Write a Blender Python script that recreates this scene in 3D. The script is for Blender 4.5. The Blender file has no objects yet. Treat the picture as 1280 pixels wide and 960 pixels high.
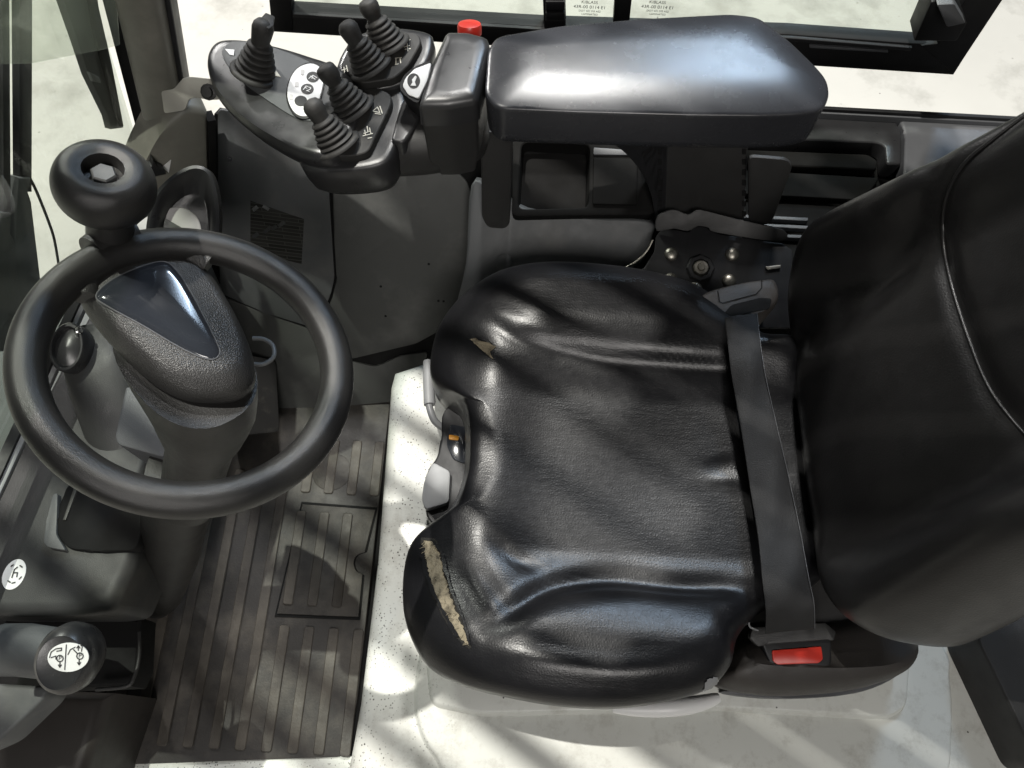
import bpy, bmesh, math, random
from mathutils import Vector, Matrix, noise
from mathutils.bvhtree import BVHTree
random.seed(7)
scn = bpy.context.scene
COL = scn.collection

# ------------------------------------------------------------------ camera
F, CAM_H, PITCH, YAW = 967.0, 1.38, math.radians(25), math.radians(3)
CAMP = Vector((0, 0, CAM_H))
cd = bpy.data.cameras.new('camera'); cam = bpy.data.objects.new('camera', cd); COL.objects.link(cam)
cd.sensor_width = 36; cd.lens = 36 * F / 1280; cd.clip_start = .02; cd.clip_end = 200
cam.location = CAMP; cam.rotation_euler = (PITCH, 0, YAW)
scn.camera = cam
CM = (Matrix.Rotation(YAW, 3, 'Z') @ Matrix.Rotation(PITCH, 3, 'X'))

# ------------------------------------------------------------------ world and lamps
world = bpy.data.worlds.new('World'); scn.world = world; world.use_nodes = True
wb = world.node_tree.nodes['Background']
wb.inputs[0].default_value = (.93, .97, 1, 1); wb.inputs[1].default_value = .075

def lamp(name, loc, target, size, power, col=(1, .97, .9), sy=None):
    l = bpy.data.lights.new(name, 'AREA'); l.energy = power; l.color = col
    l.shape = 'RECTANGLE' if sy else 'DISK'; l.size = size
    if sy: l.size_y = sy
    o = bpy.data.objects.new(name, l); COL.objects.link(o); o.location = loc
    o.rotation_euler = (Vector(target) - Vector(loc)).to_track_quat('-Z', 'Y').to_euler()
    return o
# high bay lamps of the hall, plus one near fill
lamp('hall_lamp_front', (-1.35, 1.25, 6.0), (0, .4, .4), .075, 470)
lamp('hall_lamp_side', (.10, 3.6, 4.9), (0, .6, .5), .42, 220, (1, .985, .95), .42)
lamp('hall_lamp_rear', (1.6, 5.0, 4.6), (0, .6, .5), .8, 120, (.60, .78, 1), .8)
lamp('fill_light_near', (.6, -3.8, 4.6), (.1, .2, .3), 1.8, 150, (1, .96, .92), 1.8)  # soft fill added to brighten the hood and near-facing sides
lamp('hall_lamp_aisle', (-5.5, 7.5, 5.5), (-4, 6, -.7), 1.2, 700, (1, .98, .95))

scn.view_settings.view_transform = 'Standard'
scn.view_settings.look = 'None'
scn.view_settings.exposure = 0.0
scn.view_settings.gamma = 1
scn.render.engine = 'CYCLES'
scn.cycles.use_denoising = True
scn.cycles.max_bounces = 6

# ------------------------------------------------------------------ survey helpers: photo point + height -> point of the place
def ray(px, py):
    return CM @ Vector(((px - 640) / F, -(py - 480) / F, -1))
def P(px, py, z):
    d = ray(px, py); return CAMP + d * ((z - CAM_H) / d.z)
def PY(px, py, y):
    d = ray(px, py); return CAMP + d * (y / d.y)
class Plane:
    def __init__(s, p, n): s.p = Vector(p); s.n = Vector(n).normalized()
    def __call__(s, px, py):
        d = ray(px, py); return CAMP + d * ((s.p - CAMP).dot(s.n) / d.dot(s.n))
    def off(s, h): return Plane(s.p + s.n * h, s.n)
def plane3(a, b, c):
    n = (b - a).cross(c - a).normalized()
    if n.dot(CAMP - a) < 0: n = -n
    return Plane(a, n)
def Z(z): return Plane((0, 0, z), (0, 0, 1))
def pts_on(pl, pxs): return [pl(*q) for q in pxs]

def catmull(p, n=6, closed=True):
    out = []; m = len(p)
    for i in range(m if closed else m - 1):
        if closed: a, b, c, d = p[i - 1], p[i], p[(i + 1) % m], p[(i + 2) % m]
        else: a, b, c, d = p[max(i - 1, 0)], p[i], p[i + 1], p[min(i + 2, m - 1)]
        for k in range(n):
            t = k / n
            out.append(.5 * ((2 * b) + (c - a) * t + (2 * a - 5 * b + 4 * c - d) * t * t + (3 * b - a - 3 * c + d) * t ** 3))
    if not closed: out.append(p[-1].copy())
    return out
def rounded(p, r, n=4):
    out = []; m = len(p)
    for i in range(m):
        a, b, c = p[i - 1], p[i], p[(i + 1) % m]
        la, lc = (a - b).length, (c - b).length
        q0 = b + (a - b) * min(r / la, .45); q1 = b + (c - b) * min(r / lc, .45)
        for k in range(n + 1):
            t = k / n; out.append((1 - t) ** 2 * q0 + 2 * t * (1 - t) * b + t * t * q1)
    return out
def frame(n):
    n = Vector(n).normalized()
    u = Vector((1, 0, 0)) - n * n.x
    if u.length < .2: u = Vector((0, 1, 0)) - n * n.y
    u.normalize(); return u, n.cross(u), n
def ellipse(pl, px, py, rx, ry, n=32, rot=0):
    c = math.cos(rot); s = math.sin(rot)
    return [pl(px + rx * math.cos(a) * c - ry * math.sin(a) * s, py + rx * math.cos(a) * s + ry * math.sin(a) * c) for a in [2 * math.pi * i / n for i in range(n)]]

# ------------------------------------------------------------------ object helpers
def obj(name, me, mat, parent=None):
    o = bpy.data.objects.new(name, me); COL.objects.link(o)
    if mat: me.materials.append(mat)
    if parent:
        o.parent = parent
        if parent.type == 'EMPTY': o.matrix_parent_inverse = Matrix.Translation(-parent.location)
    return o
def thing(name, loc, label, cat, group=None):
    o = bpy.data.objects.new(name, None); COL.objects.link(o); o.location = loc; o.empty_display_size = .05
    return tag(o, label, cat, group)
def tag(o, label, cat, group=None):
    o['label'] = label; o['category'] = cat
    if group: o['group'] = group
    return o
def struct(o):
    o['kind'] = 'structure'; return o
def finish(bm, angle=40):
    bmesh.ops.recalc_face_normals(bm, faces=bm.faces)
    me = bpy.data.meshes.new('mesh'); bm.to_mesh(me); bm.free()
    for p in me.polygons: p.use_smooth = True
    me.set_sharp_from_angle(angle=math.radians(angle))
    return me
def prism(name, pts, n, depth, mat, parent=None, bevel=.003, seg=2, angle=28, allbev=False):
    n = Vector(n).normalized(); bm = bmesh.new()
    f = bm.faces.new([bm.verts.new(p) for p in pts]); f.normal_update()
    if f.normal.dot(n) < 0: f.normal_flip()
    top = list(f.edges)
    r = bmesh.ops.extrude_face_region(bm, geom=[f])
    newv = [g for g in r['geom'] if isinstance(g, bmesh.types.BMVert)]
    newf = [g for g in r['geom'] if isinstance(g, bmesh.types.BMFace)]
    # the extruded copy becomes the top, the original stays as the bottom
    for v in [v for v in f.verts] if f.is_valid else []: v.co -= n * depth
    ed = [e for nf in newf for e in nf.edges]
    if allbev: ed = list(bm.edges)
    if bevel > 0: bmesh.ops.bevel(bm, geom=ed, offset=bevel, segments=seg, affect='EDGES', profile=.5, clamp_overlap=True)
    return obj(name, finish(bm, angle), mat, parent)
def loft(name, rings, mat, parent=None, cap0=True, cap1=True, angle=50, closed=True):
    bm = bmesh.new(); R = [[bm.verts.new(p) for p in r] for r in rings]; m = len(rings[0])
    for a, b in zip(R, R[1:]):
        for i in range(m if closed else m - 1):
            j = (i + 1) % m; bm.faces.new((a[i], a[j], b[j], b[i]))
    if cap0: bm.faces.new(R[0][::-1])
    if cap1: bm.faces.new(R[-1])
    return obj(name, finish(bm, angle), mat, parent)
def inset(pts, n, d):
    m = len(pts); out = []
    area = Vector()
    for i in range(m): area += pts[i].cross(pts[(i + 1) % m])
    s = 1 if area.dot(n) > 0 else -1
    for i in range(m):
        t = (pts[(i + 1) % m] - pts[i - 1]).normalized()
        out.append(pts[i] + n.cross(t).normalized() * d * s)
    return out
def shrink(pts, n, d):
    if abs(d) < .0045: return inset(pts, n, d)
    u, v, w = frame(n); cu = [p.dot(u) for p in pts]; cv = [p.dot(v) for p in pts]
    mu, mv = (max(cu) + min(cu)) / 2, (max(cv) + min(cv)) / 2; hu, hv = (max(cu) - min(cu)) / 2, (max(cv) - min(cv)) / 2
    return [p + u * ((q - mu) * -d / hu) + v * ((r - mv) * -d / hv) for p, q, r in zip(pts, cu, cv)]
def pod(name, pts, n, layers, mat, parent=None, angle=50):
    n = Vector(n).normalized()
    return loft(name, [[q + n * h for q in shrink(pts, n, d)] for h, d in layers], mat, parent, angle=angle)
def round_layers(depth, r, k=5, bottom=0.0):
    L = [(-depth, bottom)]
    for i in range(k + 1):
        a = math.pi / 2 * i / k
        L.append((-r + r * math.sin(a), r - r * math.cos(a)))
    return L
def tube(name, path, r, mat, parent=None, closed=False, n=12, cap=True):
    m = len(path); rings = []; prev = None
    for i in range(m):
        a = path[i - 1] if (i or closed) else path[i]
        b = path[(i + 1) % m] if (i < m - 1 or closed) else path[i]
        t = (b - a).normalized()
        u = prev - t * prev.dot(t) if prev else (Vector((0, 0, 1)).cross(t) if abs(t.z) < .9 else Vector((1, 0, 0)).cross(t))
        u.normalize(); prev = u; v = t.cross(u)
        rr = r[i] if isinstance(r, (list, tuple)) else r
        rings.append([path[i] + (u * math.cos(2 * math.pi * k / n) + v * math.sin(2 * math.pi * k / n)) * rr for k in range(n)])
    if closed: rings.append(rings[0]); cap = False
    bm = bmesh.new(); R = [[bm.verts.new(p) for p in q] for q in (rings[:-1] if closed else rings)]
    if closed: R.append(R[0])
    for a, b in zip(R, R[1:]):
        for i in range(n): j = (i + 1) % n; bm.faces.new((a[i], a[j], b[j], b[i]))
    if cap: bm.faces.new(R[0][::-1]); bm.faces.new(R[-1])
    return obj(name, finish(bm, 50), mat, parent)
def lathe(name, c, axis, prof, mat, parent=None, n=32, angle=45, sx=1.0, sy=1.0):
    u, v, w = frame(axis)
    rings = [[c + w * h + (u * math.cos(2 * math.pi * k / n) * sx + v * math.sin(2 * math.pi * k / n) * sy) * max(r, 1e-5) for k in range(n)] for r, h in prof]
    return loft(name, rings, mat, parent, angle=angle)
def text(name, body, pos, xd, yd, size, mat, parent, align='CENTER'):
    c = bpy.data.curves.new('t', 'FONT'); c.body = body; c.size = size; c.align_x = align; c.align_y = 'CENTER'; c.extrude = .0001
    t = bpy.data.objects.new('t', c); COL.objects.link(t)
    dg = bpy.context.evaluated_depsgraph_get(); me = bpy.data.meshes.new_from_object(t.evaluated_get(dg))
    bpy.data.objects.remove(t); bpy.data.curves.remove(c)
    xd = Vector(xd).normalized(); zd = xd.cross(Vector(yd)).normalized(); yd = zd.cross(xd)
    M = Matrix(((xd.x, yd.x, zd.x, pos.x), (xd.y, yd.y, zd.y, pos.y), (xd.z, yd.z, zd.z, pos.z), (0, 0, 0, 1)))
    me.transform(M); me.materials.clear()
    return obj(name, me, mat, parent)
def strokes(name, pl, lines, w, mat, parent, h=.0004):
    """thin printed or moulded lines, as one flat mark"""
    bm = bmesh.new()
    for ln in lines:
        p = [pl(*q) + pl.n * h for q in ln]
        for a, b in zip(p, p[1:]):
            s = pl.n.cross(b - a).normalized() * w * .5
            e = (b - a).normalized() * w * .3
            bm.faces.new([bm.verts.new(q) for q in (a - s - e, b - s + e, b + s + e, a + s - e)])
    return obj(name, finish(bm), mat, parent)

# ------------------------------------------------------------------ materials
def mat(name, col, rough=.5, spec=.5, bump=(), var=.12, vscale=14, rvar=.08, metal=0, coat=0, dust=None, specks=None):
    """bump: list of (kind, scale, strength); dust: (colour, scale, lo, hi); specks: (colour, scale, size)"""
    m = bpy.data.materials.new(name); m.use_nodes = True; nt = m.node_tree; N = nt.nodes; L = nt.links
    b = N['Principled BSDF']; tc = N.new('ShaderNodeTexCoord')
    def nz(scale, detail=4, rough_=.6):
        t = N.new('ShaderNodeTexNoise'); t.inputs['Scale'].default_value = scale; t.inputs['Detail'].default_value = detail
        t.inputs['Roughness'].default_value = rough_; L.new(tc.outputs['Object'], t.inputs['Vector']); return t
    def mr(src, a, c, lo, hi):
        r = N.new('ShaderNodeMapRange'); r.inputs[1].default_value = a; r.inputs[2].default_value = c
        r.inputs[3].default_value = lo; r.inputs[4].default_value = hi; L.new(src, r.inputs[0]); return r
    n1 = nz(vscale)
    mix = N.new('ShaderNodeMix'); mix.data_type = 'RGBA'
    lo = [c * (1 - var) for c in col]; hi = [min(1, c * (1 + var)) for c in col]
    mix.inputs[6].default_value = (*lo, 1); mix.inputs[7].default_value = (*hi, 1); L.new(n1.outputs['Fac'], mix.inputs[0])
    cur = mix.outputs[2]
    if dust:
        dc, ds, d0, d1 = dust; n2 = nz(ds, 8, .65); r = mr(n2.outputs['Fac'], d0, d1, 0, 1)
        mx = N.new('ShaderNodeMix'); mx.data_type = 'RGBA'; L.new(r.outputs[0], mx.inputs[0]); L.new(cur, mx.inputs[6]); mx.inputs[7].default_value = (*dc, 1); cur = mx.outputs[2]
    if specks:
        specks_ = specks; sc, ss, th = specks[:3]; v = N.new('ShaderNodeTexVoronoi'); v.inputs['Scale'].default_value = ss; L.new(tc.outputs['Object'], v.inputs['Vector'])
        r = mr(v.outputs['Distance'], th * .7, th, 1, 0); n3 = nz(9, 2); r2 = mr(n3.outputs['Fac'], .47, .56, 0, 1)
        if len(specks_) > 3:                       # trodden-in grit along the footwell edge, plus a few chips
            sx = N.new('ShaderNodeSeparateXYZ'); L.new(tc.outputs['Object'], sx.inputs[0]); gx = mr(sx.outputs[0], -.06, -.17, 0, 1)
            n8 = nz(34, 3); r8 = mr(n8.outputs['Fac'], .40, .62, .12, 1); mxm = N.new('ShaderNodeMath'); mxm.operation = 'MULTIPLY'; L.new(r8.outputs[0], mxm.inputs[0]); L.new(gx.outputs[0], mxm.inputs[1]); r2 = mxm
            n9 = nz(120, 2); a9 = N.new('ShaderNodeMath'); a9.operation = 'MULTIPLY_ADD'; a9.inputs[1].default_value = .42; L.new(n9.outputs['Fac'], a9.inputs[0]); L.new(v.outputs['Distance'], a9.inputs[2]); L.new(a9.outputs[0], r.inputs[0]); r.inputs[1].default_value = .425; r.inputs[2].default_value = .46
            v2 = N.new('ShaderNodeTexVoronoi'); v2.inputs['Scale'].default_value = 30; L.new(tc.outputs['Object'], v2.inputs['Vector'])
            n6 = nz(90, 3); ad = N.new('ShaderNodeMath'); ad.operation = 'MULTIPLY_ADD'; ad.inputs[1].default_value = .16; L.new(n6.outputs['Fac'], ad.inputs[0]); L.new(v2.outputs['Distance'], ad.inputs[2])
            r3 = mr(ad.outputs[0], .116, .125, 1, 0)
            mm = N.new('ShaderNodeMix'); mm.data_type = 'RGBA'; L.new(r3.outputs[0], mm.inputs[0]); L.new(cur, mm.inputs[6]); mm.inputs[7].default_value = (*sc, 1); cur = mm.outputs[2]
            n7 = nz(26, 10, .75); r7 = mr(n7.outputs['Fac'], .50, .68, 0, .6)
            mm = N.new('ShaderNodeMix'); mm.data_type = 'RGBA'; L.new(r7.outputs[0], mm.inputs[0]); L.new(cur, mm.inputs[6]); mm.inputs[7].default_value = (.36, .35, .31, 1); cur = mm.outputs[2]
        mu = N.new('ShaderNodeMath'); mu.operation = 'MULTIPLY'; L.new(r.outputs[0], mu.inputs[0]); L.new(r2.outputs[0], mu.inputs[1])
        mx = N.new('ShaderNodeMix'); mx.data_type = 'RGBA'; L.new(mu.outputs[0], mx.inputs[0]); L.new(cur, mx.inputs[6]); mx.inputs[7].default_value = (*sc, 1); cur = mx.outputs[2]
    L.new(cur, b.inputs['Base Color'])
    n4 = nz(vscale * 2.3, 6); r = mr(n4.outputs['Fac'], .3, .7, max(.03, rough - rvar), min(1, rough + rvar)); L.new(r.outputs[0], b.inputs['Roughness'])
    b.inputs['Specular IOR Level'].default_value = spec; b.inputs['Metallic'].default_value = metal; b.inputs['Coat Weight'].default_value = coat
    prev = None
    for kind, sc_, st in bump:
        if kind == 'noise': t = nz(sc_, 3); out = t.outputs['Fac']
        elif kind == 'stretch':
            t = nz(sc_, 3); mp = N.new('ShaderNodeMapping'); mp.inputs['Scale'].default_value = (.35, 1.6, 1); mp.inputs['Rotation'].default_value = (0, 0, .5)
            L.new(tc.outputs['Object'], mp.inputs[0]); L.new(mp.outputs[0], t.inputs['Vector']); out = t.outputs['Fac']
        else:
            t = N.new('ShaderNodeTexVoronoi'); t.inputs['Scale'].default_value = sc_; L.new(tc.outputs['Object'], t.inputs['Vector'])
            if kind == 'cells': t.feature = 'DISTANCE_TO_EDGE'
            out = t.outputs['Distance']
        bp = N.new('ShaderNodeBump'); bp.inputs['Strength'].default_value = st; bp.inputs['Distance'].default_value = .002
        L.new(out, bp.inputs['Height'])
        if prev: L.new(prev.outputs[0], bp.inputs['Normal'])
        prev = bp
    if prev: L.new(prev.outputs[0], b.inputs['Normal'])
    return m
GRAIN = [('noise', 900, .25)]
M = dict(
    leather=mat('black_vinyl', (.007, .007, .008), .33, .40, [('stretch', 120, .11), ('cells', 300, .10)], rvar=.03, var=.05, vscale=40),
    leather_back=mat('black_vinyl_smooth', (.0085, .0082, .0082), .36, .45, [('cells', 300, .10), ('noise', 20, .05)], rvar=.06),
    pad=mat('armrest_vinyl', (.028, .029, .033), .27, .55, [('noise', 1500, .06)], rvar=.012, var=.05),
    grip=mat('wheel_foam', (.015, .0145, .014), .36, .5, [('noise', 1500, .22), ('noise', 300, .04)], rvar=.08),
    plastic=mat('black_plastic', (.020, .0195, .019), .5, .45, GRAIN),
    satin=mat('satin_black_plastic', (.022, .022, .023), .33, .5, [('noise', 1200, .05)]),
    coarse=mat('grained_plastic', (.024, .0235, .023), .36, .5, [('voronoi', 1000, .28), ('noise', 600, .2)]),
    rubber=mat('rubber', (.021, .0205, .0195), .62, .35, [('noise', 500, .15)], dust=((.07, .065, .055), 45, .55, .85)),
    trim=mat('grey_trim', (.078, .082, .084), .52, .45, [('noise', 1100, .2)], dust=((.125, .125, .12), 9, .5, .78)),
    trim2=mat('dark_green_grey_trim', (.062, .064, .061), .55, .4, [('noise', 1100, .2)], dust=((.105, .105, .10), 8, .5, .75)),
    dash=mat('dash_grey', (.031, .0315, .031), .48, .45, [('noise', 1000, .2)], dust=((.075, .072, .062), 10, .55, .9)),
    olive=mat('olive_grey_paint', (.135, .132, .112), .5, .45, [('noise', 700, .1)], dust=((.22, .21, .18), 12, .5, .9)),
    black=mat('black_metal', (.010, .010, .011), .5, .35, [('noise', 800, .05)]),
    void=mat('matt_black', (.006, .006, .006), .8, .2),
    hood=mat('cream_paint', (.60, .61, .57), .42, .5, [('noise', 220, .05), ('noise', 9, .05)], var=.04, vscale=6, dust=((.50, .49, .45), 5, .5, .85), specks=((.055, .05, .042), 230, .235, 1)),
    mat_base=mat('mat_rubber', (.031, .0285, .0265), .55, .4, [('noise', 260, .25)], vscale=18, var=.4, dust=((.085, .076, .064), 11, .46, .74)),
    mat_rib=mat('worn_mat_rib', (.080, .071, .059), .55, .4, [('noise', 200, .3)], vscale=26, var=.4, dust=((.038, .033, .029), 9, .40, .62)),
    mat_hatch=mat('mat_hatch_rubber', (.036, .033, .030), .6, .4, [('noise', 260, .25)], vscale=18, var=.3, dust=((.10, .09, .078), 14, .42, .75)),
    white=mat('white_plastic', (.72, .72, .71), .4, .5, var=.03),
    handle=mat('pale_grey_plastic', (.52, .51, .50), .42, .5, var=.05),
    grey=mat('mid_grey_plastic', (.22, .225, .23), .42, .5, var=.06),
    grey2=mat('dark_grey_plastic', (.075, .077, .082), .45, .5, GRAIN),
    steel=mat('worn_steel', (.30, .285, .25), .42, .5, metal=1, var=.15, vscale=60),
    strap=mat('strap_steel', (.36, .35, .31), .42, .5, metal=.2, var=.1),
    red=mat('red_plastic', (.62, .035, .02), .38, .5, var=.06),
    webbing=mat('belt_webbing', (.0125, .0125, .013), .6, .3, [('noise', 700, .3)]),
    foam=mat('torn_foam', (.20, .172, .122), .9, .1, [('noise', 240, .9), ('noise', 70, .6)], var=.35, vscale=120, dust=((.05, .043, .032), 55, .50, .68)),
    gap_shade=mat('tear_shade', (.022, .021, .019), .9, .1, [('noise', 240, .9)], var=.3, vscale=120),  # near-black colour that holds the shade inside the tear
    gloss=mat('gloss_black_lens', (.022, .025, .031), .12, .7, rvar=.03, coat=.6),
    print_w=mat('white_print', (.62, .60, .52), .5, .4, var=.2, vscale=300),
    print_k=mat('black_print', (.03, .03, .03), .5, .4),
    lcd=mat('lcd_green', (.035, .045, .035), .25, .5),
    orange=mat('orange_pointer', (.75, .33, .03), .4, .5),
    chrome=mat('chrome', (.7, .7, .68), .16, .5, metal=1),
    floor=mat('hall_concrete', (.47, .455, .415), .6, .3, [('noise', 30, .1)], var=.18, vscale=1.3, dust=((.26, .25, .22), 3.4, .50, .76), specks=((.20, .19, .17), 17, .08)),
    frame=mat('matt_black_frame', (.007, .007, .0075), .5, .25),
    kick=mat('brown_grey_kick', (.036, .032, .029), .5, .4, GRAIN),
    bin=mat('matt_tray_plastic', (.007, .0068, .0066), .8, .1),
    column=mat('column_plastic', (.013, .0125, .012), .42, .5, GRAIN),
    stone=mat('truck_front_paint', (.16, .17, .155), .5, .4),
)
def glass_mat(name, tint, gloss=.06):
    m = bpy.data.materials.new(name); m.use_nodes = True; N = m.node_tree.nodes; L = m.node_tree.links
    out = N['Material Output']; N.remove(N['Principled BSDF'])
    t = N.new('ShaderNodeBsdfTransparent'); t.inputs[0].default_value = (*tint, 1)
    g = N.new('ShaderNodeBsdfGlossy'); g.inputs['Roughness'].default_value = .02
    lw = N.new('ShaderNodeLayerWeight'); lw.inputs[0].default_value = .5
    pw = N.new('ShaderNodeMath'); pw.operation = 'POWER'; pw.inputs[1].default_value = 4; L.new(lw.outputs['Facing'], pw.inputs[0])
    fr = N.new('ShaderNodeMath'); fr.operation = 'MULTIPLY_ADD'; fr.inputs[1].default_value = .8; fr.inputs[2].default_value = .045; L.new(pw.outputs[0], fr.inputs[0])
    mx = N.new('ShaderNodeMixShader'); L.new(fr.outputs[0], mx.inputs[0]); L.new(t.outputs[0], mx.inputs[1]); L.new(g.outputs[0], mx.inputs[2]); L.new(mx.outputs[0], out.inputs[0])
    return m
M['glass'] = glass_mat('window_glass', (.93, .96, .93))

def label_mat():
    m = mat('foil_label', (.03, .03, .028), .2, .5, rvar=.1); nt = m.node_tree; N = nt.nodes; L = nt.links; b = N['Principled BSDF']
    tc = N.new('ShaderNodeTexCoord'); br = N.new('ShaderNodeTexBrick'); br.inputs['Scale'].default_value = 1; L.new(tc.outputs['Generated'], br.inputs[0])
    br.inputs['Color1'].default_value = (.028, .028, .025, 1); br.inputs['Color2'].default_value = (.05, .05, .045, 1); br.inputs['Mortar'].default_value = (.085, .085, .078, 1)
    br.inputs['Brick Width'].default_value = .6; br.inputs['Row Height'].default_value = .06; br.inputs['Mortar Size'].default_value = .006
    L.new(br.outputs[0], b.inputs['Base Color']); return m
M['foil'] = label_mat()

# ================================================================== SETTING
fl = bpy.data.meshes.new('mesh'); s = 40
fl.from_pydata([(-s, -s, -.75), (s, -s, -.75), (s, s, -.75), (-s, s, -.75)], [], [(0, 1, 2, 3)])
o = struct(obj('warehouse_floor', fl, M['floor']))
o = struct(prism('cab_floor', [Vector(q) for q in ((-.80, -.055, -.012), (.95, -.055, -.012), (.95, 1.0, -.012), (-.80, 1.0, -.012))], (0, 0, 1), .5, M['void']))
# pale door sill along the near edge of the floor
o = struct(prism('door_sill', [Vector(q) for q in ((-.80, -.14, -.004), (-.205, -.14, -.004), (-.205, -.030, -.004), (-.80, -.030, -.004))], (0, 0, 1), .05, M['hood']))

# ------------------------------------------------------------------ overhead guard (out of view; bars laid out to streak the cab with shade)
g = thing('unseen_overhead_guard', (0, .45, 1.9), 'unseen black slatted overhead guard, laid out to shade the cab', 'roof guard')
d = Vector((1, -.62, 0)).normalized(); side = Vector((-d.y, d.x, 0))
for k in range(-10, 11):
    c = Vector((-.48, .5, 1.93)) + side * (k * .066)
    a, b = c - d * .75, c + d * .75
    w = side * .012
    prism('bar', [a - w, b - w, b + w, a + w], (0, 0, 1), .03, M['black'], g, bevel=.004)
for k in range(-13, 15):                                  # unseen wide slats, added to dim the light on the rear seat
    c = Vector((.35, .5, 1.965)) + side * (k * .066)
    t0 = (-.27 + .03 * (k % 3) - c.x) / d.x; t1 = (.98 - c.x) / d.x
    t0 = max(t0, (c.y - .98) / -d.y); t1 = min(t1, (c.y + .3) / -d.y)
    if t1 - t0 < .08: continue
    a, b = c + d * t0, c + d * t1; w = side * .0255
    prism('rear_shade_slat', [a - w, b - w, b + w, a + w], (0, 0, 1), .012, M['black'], g, bevel=.002, seg=1)
prism('front_shade_panel', [Vector(q) for q in ((-1.25, -.3, 1.97), (-.90, -.3, 1.97), (-.90, 1.25, 1.97), (-1.25, 1.25, 1.97))], (0, 0, 1), .03, M['black'], g, bevel=.005)  # unseen panel, added to shade the dash and left part of the mat
for s_ in (-1, 1):
    y = .5 + s_ * .74
    prism('side_rail', [Vector((-.8, y - .03, 1.95)), Vector((.75, y - .03, 1.95)), Vector((.75, y + .03, 1.95)), Vector((-.8, y + .03, 1.95))], (0, 0, 1), .06, M['black'], g, bevel=.01)

# ------------------------------------------------------------------ floor mat
fm = thing('floor_mat', (-.48, .3, 0), 'dirty ribbed rubber floor mat with a square hatch, beneath the steering wheel', 'floor mat')
z0 = Z(0)
prism('mat_base', rounded(pts_on(z0, [(92, 958), (428, 946), (446, 880), (492, 462), (330, 430), (170, 600), (132, 870)]), .01), (0, 0, 1), .01, M['mat_base'], fm, bevel=.002)
hz = Z(.004)
hatch = catmull([hz(*q) for q in [(456, 690), (446, 694), (442, 703), (445, 713), (453, 718)]], 5, False)
hp = pts_on(hz, [(378, 630), (469, 637)]) + hatch + pts_on(hz, [(448, 771), (346, 767)])
prism('hatch_gap', [p - Vector((0, 0, .0025)) + (p - hz(412, 700)) * .05 for p in hp], (0, 0, 1), .001, M['void'], fm, bevel=0)
prism('hatch', hp, (0, 0, 1), .003, M['mat_hatch'], fm, bevel=.0012)
dx = (z0(298, 938) - z0(265, 938)).x
xs0 = z0(201, 938).x; ys = z0(298, 938).y
yd = (z0(316, 829) - z0(298, 938)); skew = yd.x / yd.y
def rib(x, ya, yb, zt, m):
    w = .0088
    p = [Vector((x - w + skew * (ya - ys), ya, zt)), Vector((x + w + skew * (ya - ys), ya, zt)), Vector((x + w + skew * (yb - ys), yb, zt)), Vector((x - w + skew * (yb - ys), yb, zt))]
    return prism('rib', rounded(p, .005, 3), (0, 0, 1), .004, m, fm, bevel=.0012, seg=1)
hy0, hy1 = z0(400, 775).y, z0(400, 626).y
for k in range(-3, 8):
    x = xs0 + k * dx
    xa = z0(346, 767).x; xb = z0(452, 745).x
    mid = x + skew * ((hy0 + hy1) / 2 - ys)
    if xa - .02 < mid < xb + .03:
        if k < 8: rib(x, ys, hy0 - .012, .0035, M['mat_rib'])
        if xa + .012 < mid < xb - .014: rib(x, hy0 + .022, hy1 - .022, .0075, M['mat_rib'])
        rib(x, hy1 + .014, hy1 + .12, .0035, M['mat_rib'])
    else:
        rib(x, ys + (.02 if k < 0 else 0), .44, .0035, M['mat_rib'])
lathe('drain_boss', z0(415, 590), (0, 0, 1), [(.036, -.004), (.036, .0008), (.034, .0018), (.0, .0018)], M['mat_base'], fm)

# ------------------------------------------------------------------ hood under the seat
hd = thing('engine_hood', (.2, .25, 0), 'speckled cream painted engine hood beneath the driver seat', 'engine hood')
hz = Z(.25)
hp = pts_on(hz, [(430, 985), (448, 880), (470, 700), (487, 480), (492, 462), (560, 440), (760, 400), (1000, 420), (1150, 640), (1222, 812), (1290, 962), (1300, 990)])
pod('cover', hp, (0, 0, 1), round_layers(.25, .022, 6), M['hood'], hd)
p1 = catmull(pts_on(Z(.256), [(530, 800), (521, 860), (524, 905), (545, 945), (590, 985), (800, 1000), (1120, 1000), (1178, 975), (1188, 920), (1186, 850), (1165, 790), (1000, 600), (700, 560), (560, 640)]), 6)
pod('raised_step', p1, (0, 0, 1), [(-.006, -.004), (-.0045, -.002), (-.001, -.0005), (.003, .0012), (.004, .004)], M['hood'], hd)
p2 = rounded(pts_on(Z(.266), [(534, 820), (540, 880), (600, 893), (900, 886), (1110, 897), (1132, 884), (1138, 800), (1000, 620), (640, 640)]), .012)
pod('seat_step', p2, (0, 0, 1), [(-.008, -.004), (-.006, -.003), (-.001, -.0005), (.004, .001), (.0055, .004)], M['hood'], hd)
rp = Z(.33)
tag(prism('rear_trim_panel', rounded(pts_on(rp, [(1222, 800), (1225, 770), (1400, 770), (1400, 1000), (1300, 960)]), .01), (0, 0, 1), .3, M['plastic'], bevel=.008, seg=3), 'plain black trim panel behind the hood at the right edge', 'trim panel')

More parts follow.
